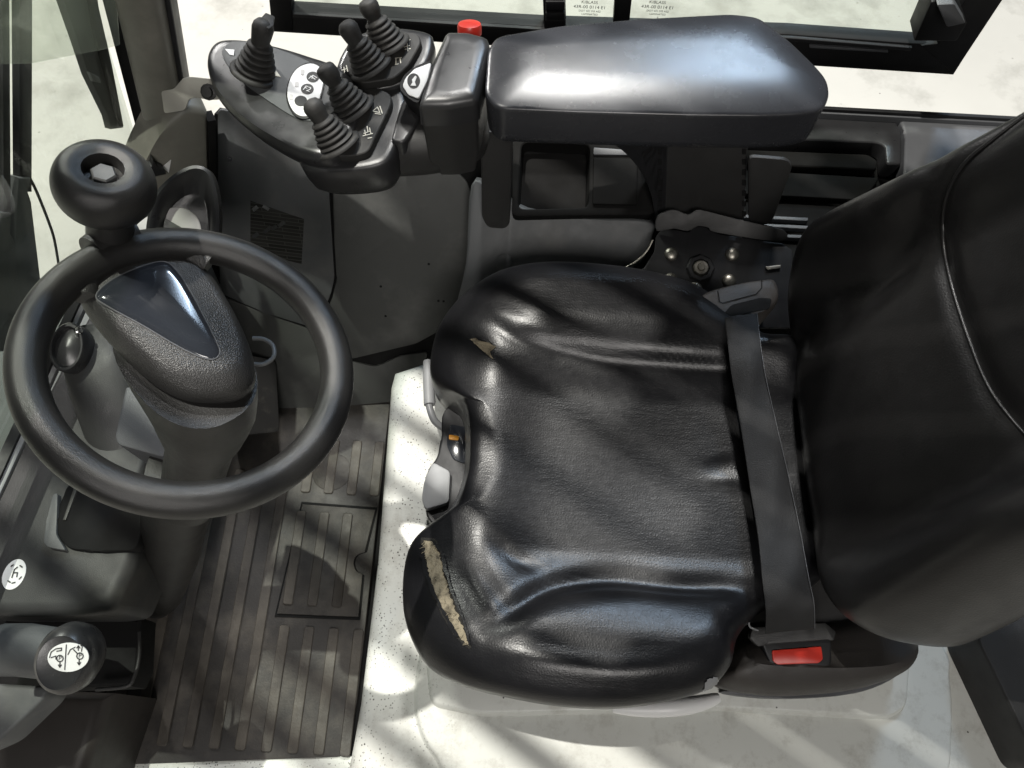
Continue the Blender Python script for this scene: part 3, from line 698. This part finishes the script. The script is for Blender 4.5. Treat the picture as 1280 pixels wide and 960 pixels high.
for y0 in (2, 16):
    prism('mullion_clip', pts_on(wp.off(.010), [(682, y0), (706, y0), (706, y0 + 11), (682, y0 + 11)]), wp.n, .006, M['frame'], win, bevel=.002)
prism('glass_pane', pts_on(wp.off(-.012), [(350, 30), (690, 38), (690, -120), (330, -120)]), wp.n, .003, M['glass'], win, bevel=0)
prism('glass_pane', pts_on(wp.off(-.018), [(695, 38), (1178, 62), (1300, -120), (695, -120)]), wp.n, .003, M['glass'], win, bevel=0)
lb = prism('latch', rounded(pts_on(wp.off(.030), [(1142, 52), (1164, 2), (1194, 3), (1209, 30), (1196, 52)]), .004), wp.n, .04, M['frame'], win, bevel=.003)
prism('latch_grip', rounded(pts_on(wp.off(.042), [(1171, 6), (1193, 5), (1207, 29), (1184, 34)]), .003), wp.n, .016, M['grey2'], lb, bevel=.003)
wt = wp.off(-.008)
def etch(cx, w):
    pos = lambda x, y: wt(cx + x, y)
    for y, t, sz_ in ((3, 'KIBLASS', .007), (9, '43R-00 0114 E1', .0075), (14, 'DOT 421 M3 AS2', .0045), (18, 'LAMINATED', .0045), (22, 'II', .0045)):
        text('glass_etching', t, pos(0, y), (1, 0, -.02), (0, 0, 1), sz_, M['grey2'], win)
etch(737, 0); etch(822, 0)

# ------------------------------------------------------------------ windscreen, pillar, wipers
ra = math.radians(13); wn = Vector((math.cos(ra), .045, -math.sin(ra) * 1.0)); 
base_a, base_b = P(180, 205, .45), P(0, 600, .45)
wdir = Vector((math.sin(ra), 0, math.cos(ra)))
wn = (base_b - base_a).cross(wdir).normalized()
if wn.x < 0: wn = -wn
WS = Plane(base_a, wn)
ws = thing('windscreen', base_a, 'front windscreen pane with black rubber seal at the left', 'windscreen')
prism('glass_pane', [base_a + wdir * -.02, base_b + (base_b - base_a) * 1.2 - wdir * .02, base_b + (base_b - base_a) * 1.2 + wdir * .9, base_a + wdir * .9], wn, .005, M['glass'], ws, bevel=0)
def band_mat():  # pale veil on the upper glass, a bright reflection put into the colour
    m = bpy.data.materials.new('windscreen_reflection_band'); m.use_nodes = True; N = m.node_tree.nodes; L = m.node_tree.links
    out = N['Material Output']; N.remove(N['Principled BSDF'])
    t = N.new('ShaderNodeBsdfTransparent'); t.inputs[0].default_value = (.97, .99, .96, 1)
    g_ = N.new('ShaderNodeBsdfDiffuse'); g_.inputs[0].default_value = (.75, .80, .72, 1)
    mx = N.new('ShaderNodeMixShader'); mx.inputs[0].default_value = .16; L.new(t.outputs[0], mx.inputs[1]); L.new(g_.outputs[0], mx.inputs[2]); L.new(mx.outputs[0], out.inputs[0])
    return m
prism('reflection_band', pts_on(WS.off(.002), [(-60, 82), (40, 79), (128, 62), (150, 56), (140, -80), (-60, -80)]), wn, .001, band_mat(), ws, bevel=0)
sp = WS.off(.004)
prism('seal', pts_on(sp, [(140, -30), (160, -30), (199, 165), (194, 178), (180, 206), (174, 204), (187, 176), (186, 160)]), wn, .02, M['void'], ws, bevel=.002)
e0, e1 = WS.off(.010), base_b - base_a
prism('bottom_seal', pts_on(e0, [(182, 200), (188, 204), (6, 606), (-60, 750), (-70, 745), (-2, 600)]), wn, .012, M['black'], ws, bevel=.002)
prism('seal_edge', pts_on(WS.off(.016), [(186, 206), (190, 208), (12, 602), (-56, 746), (-60, 744), (8, 600)]), wn, .006, M['grey'], ws, bevel=.001)
pil = thing('windscreen_pillar', P(215, 150, .52), 'olive grey steel windscreen pillar at the upper left', 'pillar')
pb = P(213, 165, .50); pr = Vector((math.sin(math.radians(14.5)), 0, math.cos(math.radians(14.5))))
def psec(c, s=1.0):
    prof = [(-.034, .030), (-.030, -.012), (-.020, -.026), (.0, -.032), (.018, -.028), (.027, -.012), (.030, .030)]
    pp = [c + Vector((x * s, 0, 0)) + Vector((0, y * s, 0)) for x, y in prof]
    return catmull(pp, 4)
loft('post', [psec(pb + pr * t) for t in (-.22, -.05, .05, .2, .4, .7, 1.1)], M['olive'], pil)
rs = lambda t: pb + pr * t + Vector((.033, .0, 0))
tube('seal', [pb + pr * t + Vector((.031, -.004, 0)) for t in (0, .1, .2, .4, .7, 1.1)], .004, M['black'], pil, n=8)
gb = thing('strap_bracket', P(240, 115, .56), 'bent steel strap bracket bolted between the pillar and the lever console', 'bracket')
gp = Plane(P(235, 118, .62), (0, -.75, .66))
prism('strap', rounded(pts_on(gp, [(201, 114), (217, 111), (229, 97), (238, 96), (285, 101), (290, 124), (262, 125), (245, 122), (236, 124), (231, 138), (205, 142)]), .004), gp.n, .003, M['strap'], gb, bevel=.001)
lathe('bolt', gp(261, 115), gp.n, [(.0105, -.001), (.0105, .002), (.007, .003), (.0065, .007), (0, .0072)], M['plastic'], gb, n=12)

wo = WS.off(-.035)
def wiper(label, thin, wedge, blade=None):
    w_ = thing('windscreen_wiper', wo(*thin[2]), label, 'wiper', 'wipers outside the windscreen')
    prism('arm', pts_on(wo, thin), wn, .008, M['black'], w_, bevel=.001)
    if wedge: prism('arm_cover', pts_on(wo.off(.004), wedge), wn, .014, M['trim'], w_, bevel=.003)
    return w_
w1 = wiper('slim straight wiper arm nearest the left edge', [(3, -60), (12, -60), (14, 275), (5, 275)], [(3, 266), (15, 266), (14, 292), (19, 300), (34, 440), (-30, 440), (-4, 300)])
w2 = wiper('wide straight wiper arm with a hose beside it', [(24, -60), (41, -60), (40, 240), (25, 240)], [(24, 222), (40, 222), (36, 240), (40, 252), (60, 420), (14, 420), (22, 250)])
tube('washer_hose', catmull([wo(37, 222), wo(46, 240), wo(60, 275), wo(68, 300), wo(74, 335)], 5, False), .0018, M['black'], w2, n=8)
w3 = thing('windscreen_wiper', wo(148, 160), 'slanting wiper blade whose tip ends beside the pillar', 'wiper', 'wipers outside the windscreen')
prism('blade', pts_on(wo, [(60, -60), (98, -60), (115, 0), (126, 58), (140, 105), (155, 160), (140, 162), (136, 146), (112, 96), (97, 50), (80, 0)]), wn, .01, M['trim'], w3, bevel=.002)
prism('blade_rubber', pts_on(wo.off(.003), [(102, -60), (112, -60), (124, 10), (140, 80), (155, 158), (151, 158), (134, 100), (118, 40)]), wn, .012, M['void'], w3, bevel=.001)
prism('clip', pts_on(wo.off(.004), [(112, 90), (124, 96), (127, 104), (117, 102)]), wn, .004, M['grey'], w3, bevel=.001)
fc = tag(prism('front_cowl', pts_on(Z(.20), [(-160, 345), (60, 345), (140, 320), (160, 420), (20, 720), (-300, 720)]), (0, 0, 1), .3, M['stone'], bevel=.01), 'grey front cowl outside beneath the wipers', 'cowl')

# ================================================================== DASHBOARD
dsh = thing('dashboard', P(80, 650, .3), 'dark grey moulded dashboard left of the steering column with an oval sticker', 'dashboard')
dz = Z(.40)
da = base_a - wdir * .05; 
pod('dash_top', rounded(pts_on(dz, [(196, 232), (250, 300), (236, 420), (214, 500), (176, 600), (172, 660), (168, 700), (140, 764), (104, 769), (-80, 768), (-90, 756), (2, 596)]), .012), (0, 0, 1), round_layers(.13, .016, 5, .01), M['dash'], dsh)
rec = prism('column_recess_cover', rounded(pts_on(Z(.407), [(82, 606), (100, 598), (176, 612), (178, 660), (170, 688), (120, 690), (84, 686), (70, 668), (72, 640)]), .010), (0, 0, 1), .02, M['void'], dsh, bevel=.004)
prism('grey_ridge', rounded(pts_on(Z(.409), [(66, 618), (72, 616), (70, 668), (82, 688), (60, 684), (54, 678), (58, 650)]), .004), (0, 0, 1), .012, M['trim'], dsh, bevel=.002)
prism('cover_ridge', pts_on(Z(.410), [(94, 604), (99, 604), (82, 650), (78, 650)]), (0, 0, 1), .006, M['dash'], rec, bevel=.001)
st = lathe('oval_sticker', dz(18, 718) + Vector((0, 0, .0006)), (0, 0, 1), [(.0165, -.0005), (.0165, .0003), (0, .0003)], M['white'], dsh, n=36, sx=.85, sy=1.15)
so = Z(.4012)
strokes('sticker_marks', so, [[(15, 722), (18, 712), (22, 709)], [(17, 716), (22, 716), (21, 721)], [(10, 726), (13, 728)], [(15, 729), (19, 728)], [(25, 707), (28, 709)], [(24, 724), (27, 721)], [(14, 708), (17, 706)]], .0016, M['print_k'], st)
# round air vent
vp_ = Plane(P(85, 430, .49), (.10, -.30, .95))
vent = tag(lathe('air_vent', P(84, 434, .487), vp_.n, [(.030, -.03), (.030, .0), (.028, .003), (.025, .003), (.023, -.004), (.012, .001), (0, .003)], M['satin'], None, sx=.72, sy=1.1), 'small round air vent with a bright stud inside the wheel rim', 'air vent')
lathe('stud', P(98, 413, .495), (.5, -.3, .8), [(.004, -.004), (.0055, 0), (.004, .004), (0, .005)], M['chrome'], vent, n=16)
vb = P(150, 500, .34)
loft('vent_duct', [[c_ + Vector((r_ * math.cos(a), r_ * math.sin(a), 0)) for a in [2 * math.pi * k / 28 for k in range(28)]] for c_, r_ in ((P(150, 540, .39), .045), (P(128, 480, .43), .044), (P(112, 440, .455), .038), (P(106, 428, .46), .028))], M['dash'], dsh)
lower_d = prism('knee_panel', rounded(pts_on(Z(.30), [(-80, 850), (60, 858), (56, 872), (0, 925), (-80, 960)]), .01), (0, 0, 1), .05, M['trim'], dsh, bevel=.01, seg=4)
prism('kick_panel', pts_on(Z(.16), [(-120, 860), (62, 862), (140, 866), (100, 975), (-120, 985)]), (0, 0, 1), .17, M['kick'], dsh, bevel=.02, seg=4)
prism('brake_recess', pts_on(Z(.27), [(-80, 772), (176, 772), (172, 838), (162, 858), (60, 862), (-80, 862)]), (0, 0, 1), .05, M['void'], dsh, bevel=.01, seg=3)
tube('recess_edge', catmull([P(174, 790, .29), P(174, 820, .29), P(168, 845, .29), P(158, 858, .29), P(120, 862, .29)], 4, False), .0025, M['plastic'], dsh, n=8)

pb_ = thing('parking_brake_lever', P(85, 830, .40), 'black parking brake knob with a white pictogram label, on a grey lever', 'brake lever')
kc = P(86, 823, .46)
ka = Vector((.12, -.30, .94))
lathe('knob', kc, ka, [(.010, -.050), (.020, -.044), (.0285, -.030), (.033, -.010), (.0325, .006), (.029, .017), (.0245, .022), (.0235, .0215), (0, .0215)], M['satin'], pb_, sx=1.0, sy=1.18, n=40)
kp = Plane(kc + ka.normalized() * .0222, ka)
u_, v_, w_ = frame(ka)
lab = lathe('label_disc', kp(85.5, 821.5), ka, [(.0215, -.001), (.0215, .0006), (0, .0006)], M['white'], pb_, n=40, sx=1.0, sy=.72)
kq = kp.off(.0009)
cir = lambda x, y, r: [(x + r * math.cos(i / 8 * math.pi), y + r * math.sin(i / 8 * math.pi)) for i in range(17)]
strokes('pictogram', kq, [[(83, 806), (81, 837)], cir(75, 823, 4), cir(100, 820, 4), [(62, 822), (64, 815), (70, 811), (77, 810), (77, 813), (71, 814)], [(64, 822), (70, 820), (70, 824)], [(75, 828), (75, 833)], [(73, 831), (75, 834), (77, 831)], [(99, 825), (99, 830)], [(97, 828), (99, 831), (101, 828)], [(85, 818), (88, 812), (94, 809)], [(92, 812), (97, 817)], [(98, 808), (98, 813)], [(101, 807), (103, 807), (102, 814)], [(96, 810), (98, 807), (100, 810)]], .0011, M['print_k'], lab)
for q in ((75, 823), (100, 820)): text('letter', 'P', kq(*q) + kq.n * .0002, v_.cross(w_), v_, .0062, M['print_k'], lab)
tube('lever', [P(4, 812, .38), P(30, 812, .39), P(60, 816, .40), P(82, 822, .42)], [.031, .031, .030, .02], M['trim'], pb_, n=24)

# ================================================================== STEERING
wt_a, wt_b = math.radians(23.5), math.radians(4.6)
WN = Vector((math.sin(wt_a) * math.cos(wt_b), math.sin(wt_b), math.cos(wt_a) * math.cos(wt_b)))
WC = P(242.2, 454, .80); WU = Vector((0, 1, 0)).cross(WN).normalized(); WV = WN.cross(WU)
RR_, rr_ = .1199, .0148
sw_ = thing('steering_wheel', WC, 'thick rimmed black steering wheel with a spinner knob and glossy hub insert', 'steering wheel')
tube('rim', [WC + (WU * math.cos(a) + WV * math.sin(a)) * RR_ for a in [2 * math.pi * k / 128 for k in range(128)]], rr_, M['grip'], sw_, closed=True, n=28)
HB = Plane(WC - WN * .006, WN)
hub_px = [(100, 372), (108, 352), (128, 334), (160, 320), (200, 315), (238, 324), (266, 350), (288, 384), (308, 424), (318, 455), (318, 482), (300, 498), (265, 502), (228, 497), (192, 478), (150, 440), (118, 404)]
hub_o = catmull(pts_on(HB.off(-.016), hub_px), 5)
hub = pod('hub_cover', hub_o, WN, [(-.012, .004), (-.004, 0), (.0, 0), (.008, .0022), (.015, .007), (.020, .0135), (.0225, .021)], M['coarse'], sw_)
ins_px = [(120, 370), (140, 350), (172, 335), (204, 327), (222, 340), (239, 366), (255, 396), (269, 424), (275, 440), (268, 449), (252, 447), (222, 433), (178, 407), (136, 384)]
gi = catmull(pts_on(HB.off(.0065), ins_px), 5)
pod('glossy_insert', gi, WN, [(-.006, 0), (0, 0), (.0015, .0014), (.0030, .006), (.0036, .012)], M['gloss'], hub)
tube('insert_bezel', [p + WN * .0004 for p in gi], .0007, M['grey2'], hub, closed=True, n=8)
tube('spoke', catmull([HB.off(-.002)(105, 372), HB.off(.0)(112, 345), HB.off(.002)(150, 318), HB.off(.002)(215, 306), HB.off(0)(262, 330)], 5, False), [.012] * 21, M['coarse'], sw_, n=14)
# spinner knob
kb = Plane(WC, WN)(140, 300)
kn_ax = (WN + Vector((-.06, .02, .0))).normalized()
kc2 = P(131, 231, .885)
rk = 60 / F * (CAMP - kc2).dot(CM @ Vector((0, 0, 1)))
prof = [(rk * .42, -rk * .62)] + [(rk * (.60 + .40 * math.cos(a)), rk * .55 * math.sin(a)) for a in [(-70 + 10 * i) / 180 * math.pi for i in range(0, 19)]] + [(rk * .40, rk * .50), (rk * .385, rk * .40), (rk * .37, rk * .20), (rk * .0, rk * .20)]
knob = lathe('spinner_knob', kc2, kn_ax, prof, M['grip'], sw_, n=48, angle=35)
lathe('knob_bolt', kc2 + kn_ax * rk * .2, kn_ax, [(rk * .25, -.001), (rk * .25, .006), (rk * .22, .0075), (0, .0075)], M['trim'], knob, n=6, angle=20)
tube('knob_stem', [kb - kn_ax * .01, kb.lerp(kc2, .5), kc2 - kn_ax * rk * .3], [.021, .0175, .0165], M['grip'], sw_, n=24)
tube('knob_clamp', [Plane(WC, WN)(118, 318) , Plane(WC, WN)(140, 303), Plane(WC, WN)(170, 294)], [.0165, .0185, .0165], M['grip'], sw_, n=24)

colm = thing('steering_column', P(200, 745, .12), 'dark plastic steering column shroud running from the wheel hub to the floor', 'steering column')
def ring_at(c, n, rx, ry, rot=0, m=32, pw=.85):
    u, v, w = frame(n); c_, s_ = math.cos(rot), math.sin(rot); u2 = u * c_ + v * s_; v2 = v * c_ - u * s_
    return [c + u2 * rx * math.copysign(abs(math.cos(a)) ** pw, math.cos(a)) + v2 * ry * math.copysign(abs(math.sin(a)) ** pw, math.sin(a)) for a in [2 * math.pi * k / m for k in range(m)]]
hc = HB(235, 440) - WN * .03
loft('upper_shroud', [ring_at(HB(236, 436) - WN * .024, WN, .066, .050, -.72), ring_at(HB(244, 444) - WN * .045, WN, .064, .048, -.72), ring_at(HB(254, 455) - WN * .066, WN, .056, .045, -.7), ring_at(HB(262, 468) - WN * .088, WN, .045, .040, -.6), ring_at(HB(266, 480) - WN * .105, WN, .037, .036, -.5), ring_at(HB(266, 486) - WN * .12, WN, .031, .031, -.3), ring_at(HB(262, 496) - WN * .26, WN, .031, .033, 0)], M['column'], colm)
loft('lower_boot', [ring_at(P(228, 590, .52), (.3, 0, 1), .040, .045), ring_at(P(222, 630, .42), (.25, 0, 1), .042, .050), ring_at(P(212, 690, .28), (.2, 0, 1), .042, .052), ring_at(P(204, 732, .14), (.1, 0, 1), .036, .045), ring_at(P(200, 745, .02), (0, 0, 1), .030, .038)], M['column'], colm)
mp = Plane(P(180, 540, .55), (.12, -.1, 1))
prism('column_mount', rounded(pts_on(mp, [(157, 482), (143, 546), (147, 556), (204, 572), (232, 556), (240, 520), (185, 490)]), .005), mp.n, .14, M['grey2'], colm, bevel=.003)

# pedal under the column side
ped = tag(prism('brake_pedal', rounded(pts_on(Plane(P(300, 480, .12), (.5, -.3, .8)), [(288, 440), (345, 450), (350, 540), (300, 545)]), .01), (.5, -.3, .8), .015, M['rubber'], bevel=.003), 'dark rubber pedal deep in the footwell behind the wheel', 'pedal')
lh = tag(tube('pull_loop', catmull([P(316, 423, .30), P(330, 424, .30), P(341, 432, .30), P(342, 446, .30), P(330, 455, .30), P(316, 455, .30)], 5, False), .0035, M['grey'], None, n=10), 'small grey loop handle right of the wheel hub', 'handle')

# instrument display behind the wheel
dis = thing('display_unit', P(230, 270, .52), 'round hooded display with a pale face behind the steering wheel', 'display')
dp = Plane(P(220, 290, .56), (.25, -.55, .8))
hood_o = catmull([dp(*q) for q in [(182, 300), (190, 250), (212, 222), (240, 207), (262, 214), (272, 245), (274, 285), (268, 312), (230, 330), (195, 325)]], 5)
cc = sum(hood_o, Vector()) / len(hood_o)
loft('hood', [[p - dp.n * .03 for p in hood_o], hood_o, [p + dp.n * .002 for p in inset(hood_o, dp.n, .004)], inset(hood_o, dp.n, .008), [cc + (p - cc) * .62 - dp.n * .03 - Vector((0, .012, 0)) for p in hood_o]], M['satin'], dis, cap0=False)
df = dp.off(-.022)
face = prism('face', catmull(pts_on(df, [(160, 300), (172, 280), (195, 265), (222, 259), (240, 265), (250, 280), (250, 300), (230, 318), (180, 318)]), 4), dp.n, .004, M['handle'], dis, bevel=.001)
prism('screen', pts_on(df.off(.001), [(193, 284), (200, 269), (226, 284), (224, 300), (196, 300)]), dp.n, .0015, M['lcd'], face, bevel=0)

# ================================================================== ARMREST AND LEVER CONSOLE
ac = thing('armrest_console', P(780, 120, .60), 'black padded armrest with a lever console, horn button and red emergency switch', 'armrest')
pz = Z(.715)
pad_o = rounded(pts_on(pz, [(607, 118), (611, 62), (622, 46), (700, 33), (800, 24), (914, 18), (948, 22), (987, 52), (1020, 84), (1033, 100), (1036, 120), (1028, 136), (1000, 142), (950, 144), (860, 143), (720, 139), (622, 135)]), .011, 5)
pod('pad', pad_o, (0, 0, 1), [(-.058, .006), (-.054, .001), (-.044, 0), (-.004, -.0012), (-.0012, -.001), (.0004, .0006), (.0012, .0035), (.0030, .012), (.0050, .024), (.0064, .036), (.0072, .047), (.0075, .056)], M['pad'], ac)
bz_ = Z(.712)
blk = rounded(pts_on(bz_, [(557, 37), (585, 37), (610, 44), (614, 58), (597, 124), (560, 130), (522, 130), (536, 84)]), .006, 4)
pod('front_block', blk, (0, 0, 1), [(-.034, -.001), (-.010, 0), (-.005, .001), (-.0015, .004), (.001, .009), (.0015, .02)], M['satin'], ac)
pod('block_base', [p - Vector((0, 0, .036)) for p in inset(blk, Vector((0, 0, 1)), .001)], (0, 0, 1), [(-.10, .012), (-.06, .002), (0, 0)], M['plastic'], ac)
rb = P(587, 39, .687)
eb = lathe('emergency_button', rb, (0, .35, 1), [(.012, -.02), (.012, -.004), (.0152, -.003), (.0152, .006), (.014, .009), (.010, .0105), (0, .011)], M['red'], ac, n=32)
eb['label'] = 'red emergency stop button on the far side of the front block'
ar = Z(.60)
pod('arm_body', catmull(pts_on(ar, [(470, 110), (530, 100), (600, 110), (612, 165), (600, 192), (560, 205), (500, 212), (455, 208), (440, 160)]), 4), (0, 0, 1), [(-.035, .02), (-.015, .003), (0, 0), (.02, .003), (.035, .012), (.04, .03)], M['plastic'], ac)
prism('cheek', rounded(pts_on(Z(.645), [(500, 128), (512, 118), (528, 132), (524, 150), (505, 178), (488, 176)]), .006), (0, 0, 1), .05, M['satin'], ac, bevel=.008, seg=4)
prism('under_arm', pts_on(Z(.665), [(640, 128), (960, 138), (985, 100), (640, 80)]), (0, 0, 1), .03, M['plastic'], ac, bevel=.003)
hz_ = Plane(P(520, 104, .685), (-.2, -.25, 1))
hb = pod('horn_button', catmull(pts_on(hz_, [(499, 110), (503, 96), (516, 84), (538, 76), (534, 100), (524, 128), (508, 122)]), 4), hz_.n, [(-.03, -.002), (-.003, 0), (0, .0012)], M['black'], ac)
hw_ = hz_.off(.0018)
hwp = prism('horn_pad', rounded(pts_on(hw_, [(503, 107), (507, 97), (518, 86), (539, 78), (534, 100), (523, 123), (510, 118)]), .003, 3), hz_.n, .002, M['white'], hb, bevel=.0005)
h2 = hz_.off(.0022)
prism('horn_disc', ellipse(h2, 517, 101, 8, 9.5), hz_.n, .0006, M['print_k'], hwp, bevel=0)
prism('horn_symbol', pts_on(h2.off(.0005), [(513, 107), (520, 107), (518.5, 102), (521, 96), (519, 94.5), (515, 99.5), (515.5, 103)]), hz_.n, .0006, M['white'], hwp, bevel=0)

# oval direction panel
oz = Plane(P(320, 100, .655), (-.04, -.08, 1))
ov = catmull(pts_on(oz, [(256, 82), (258, 62), (272, 48), (300, 46), (340, 53), (385, 66), (430, 84), (450, 120), (440, 170), (412, 196), (376, 192), (335, 172), (298, 146), (268, 114)]), 5)
pod('direction_console', ov, oz.n, [(-.055, .035), (-.045, .016), (-.030, .004), (-.016, 0), (-.008, .001), (-.002, .004), (0, .008), (.0005, .014)], M['satin'], ac)
oi = oz.off(.002)
ip = prism('direction_panel', catmull(pts_on(oi, [(278, 70), (282, 57), (296, 51), (335, 57), (385, 76), (420, 100), (425, 130), (400, 148), (372, 148), (330, 122), (296, 96)]), 4), oz.n, .003, M['trim'], ac, bevel=.001)
on_ = oi.off(.001)
prism('arrow_mark', pts_on(on_, [(281, 61), (287, 68), (292, 69), (293, 62)]), oz.n, .0008, M['white'], ip, bevel=0)
prism('arrow_mark', pts_on(on_, [(345, 88), (351, 96), (341, 94)]), oz.n, .0008, M['print_w'], ip, bevel=0)
lathe('indicator', on_(307, 98), oz.n, [(.004, -.001), (.004, .001), (.0025, .0018), (0, .0018)], M['handle'], ip, n=16)
op_ = oi.off(.003)
pk = catmull(pts_on(op_, [(359, 120), (362, 100), (372, 85), (388, 79), (400, 84), (404, 98), (400, 120), (392, 140), (378, 145), (366, 138)]), 4)
prism('keypad_surround', [op_.p * 0 + p + (p - sum(pk, Vector()) / len(pk)) * .08 - oz.n * .001 for p in pk], oz.n, .003, M['black'], ip, bevel=.001)
kpd = prism('keypad', pk, oz.n, .003, M['white'], ip, bevel=.0008)
o3 = oi.off(.0036)
for (x, y) in ((391, 96), (384, 111), (376, 126)):
    prism('key', ellipse(o3, x, y, 8, 6.5), oz.n, .0006, M['print_k'], kpd, bevel=0)
for (x, y) in ((378, 90), (371, 105), (364, 121)):
    prism('key_lamp', rounded(pts_on(o3, [(x - 2, y - 3.5), (x + 2.5, y - 3), (x + 2, y + 3.5), (x - 2.5, y + 3)]), .001), oz.n, .0006, M['handle'], kpd, bevel=0)
o4 = o3.off(.0005)
strokes('key_symbol', o4, [[(386, 98), (391, 94), (396, 97)], [(388, 95), (394, 99)], [(391, 94), (390, 98)]], .0011, M['white'], kpd, h=0)
text('key_symbol', 'F2', o4(384, 111), (.9, -.35, 0), (.35, .9, 0), .0105, M['white'], kpd)

def lever_base(plate_px, body_px, zt, drop, name):
    pl = Plane(P(*plate_px[0], zt), (-.10, -.06, 1))
    body = catmull(pts_on(pl.off(-.012), body_px), 4)
    b_ = pod(name, body, pl.n, [(-drop, .022), (-drop * .92, .010), (-drop * .7, .003), (-drop * .4, 0), (-.004, .0), (-.001, .002), (0, .004), (.001, .009)], M['satin'], ac)
    pp = rounded(pts_on(pl, plate_px), .008, 4)
    prism('lever_plate', pp, pl.n, .012, M['rubber'], b_, bevel=.003, seg=3)
    return pl, b_
pA, bA = lever_base([(380, 194), (384, 160), (408, 122), (470, 108), (489, 117), (489, 130), (460, 190), (440, 195)], [(373, 200), (377, 168), (402, 122), (470, 100), (502, 112), (506, 142), (492, 188), (474, 206), (430, 213), (388, 212)], .640, .068, 'lever_base')
pB, bB = lever_base([(424, 84), (436, 58), (474, 38), (522, 40), (527, 52), (510, 82), (492, 98), (452, 104)], [(420, 90), (436, 52), (474, 34), (530, 38), (541, 52), (530, 84), (500, 104), (450, 112)], .658, .05, 'lever_base')
A1, B1 = pA.off(.0004), pB.off(.0004)
strokes('lift_symbol', A1, [[(455, 167), (463, 164)], [(456, 163), (457, 169)], [(462, 160), (464, 168)], [(454, 170), (466, 167)], [(459, 158), (460, 165)], [(460, 173), (465, 172)]], .0012, M['print_w'], bA)
strokes('tilt_symbol', A1, [[(466, 139), (472, 134)], [(472, 134), (475, 141)], [(466, 139), (475, 141)], [(469, 142), (476, 143)], [(475, 133), (478, 142)]], .0012, M['print_w'], bA)
strokes('side_symbol', A1, [[(385, 172), (392, 171)], [(388, 169), (389, 175)], [(391, 168), (392, 176)]], .0012, M['print_w'], bA)
strokes('fork_symbol', B1, [[(494, 73), (502, 72)], [(495, 73), (495, 80)], [(500, 72), (501, 79)], [(494, 81), (498, 80)]], .0011, M['print_w'], bB)
strokes('reach_symbol', B1, [[(505, 59), (512, 57)], [(506, 62), (513, 61)], [(509, 54), (510, 64)], [(507, 51), (513, 50)]], .0011, M['print_w'], bB)
strokes('spread_symbol', B1, [[(427, 88), (434, 86)], [(430, 84), (431, 91)], [(433, 82), (435, 90)]], .0011, M['print_w'], bB)

def lever(base_px, pl, tip_px, h, label, r=.0225, cap='round'):
    base = pl(*base_px); tip = P(*tip_px, base.z + h)
    ax = (tip - base); Lh = ax.length; ax.normalize()
    t = thing('control_lever', base, label, 'lever', 'control levers on the armrest console')
    prof = [(r * 1.30, 0), (r * 1.30, .003), (r * 1.12, .0048)]
    nb = 5; hb_ = Lh * .54
    for i in range(nb):
        f0 = i / nb; rr = r * (1.12 - .52 * f0); y0 = .0045 + hb_ * f0; dy = hb_ / nb
        prof += [(rr * .80, y0 + dy * .08), (rr * .93, y0 + dy * .28), (rr * .97, y0 + dy * .52), (rr * .92, y0 + dy * .76), (rr * .80, y0 + dy * .95)]
    kr = r * .52; y1 = .0045 + hb_
    prof += [(kr * .95, y1), (kr * .9, y1 + .002)]
    lathe('bellows', base - pl.n * .001, (ax + pl.n * .4).normalized() if False else ax, prof, M['rubber'], t, n=36, angle=70)
    kprof = [(kr * .78, y1 - .004), (kr * .82, y1 + .004), (kr * 1.0, y1 + (Lh - y1) * .35), (kr * 1.08, y1 + (Lh - y1) * .7), (kr * 1.02, Lh - .002), (kr * .88, Lh + .0005), (kr * .5, Lh + .0022), (0, Lh + .0025)]
    if cap == 'round': kprof = [(kr * .84, y1 - .006), (kr * .9, y1 + .001), (kr * 1.02, y1 + (Lh - y1) * .45), (kr * 1.08, y1 + (Lh - y1) * .72), (kr * .98, Lh - .0025), (kr * .72, Lh + .0015), (kr * .35, Lh + .003), (0, Lh + .0034)]
    lathe('grip', base, ax, kprof, M['rubber'], t, n=28)
    return t, base, ax, Lh
lever((423, 182), pA, (388, 128), .050, 'ribbed rubber control lever nearest the camera on the front lever plate')
lever((443, 138), pA, (405, 84), .052, 'ribbed rubber control lever with a flat top beside the white keypad', cap='flat')
lever((464, 84), pB, (432, 30), .052, 'ribbed rubber control lever with a round tip on the rear lever plate')
lever((486, 58), pB, (458, 2), .052, 'ribbed rubber control lever farthest back, cut by the top edge', cap='flat')
t, b0, ax, Lh = lever((318, 92), oi.off(.003), (330, 28), .060, 'direction lever with a square topped grip on the oval panel', r=.0235)
prism('square_cap', rounded(pts_on(Plane(b0 + ax * (Lh + .002), ax + Vector((0, -.2, .2))), [(322, 26), (332, 15), (344, 20), (342, 32), (336, 36)]), .002), ax, .012, M['rubber'], t, bevel=.002)

bpy.context.view_layer.update()
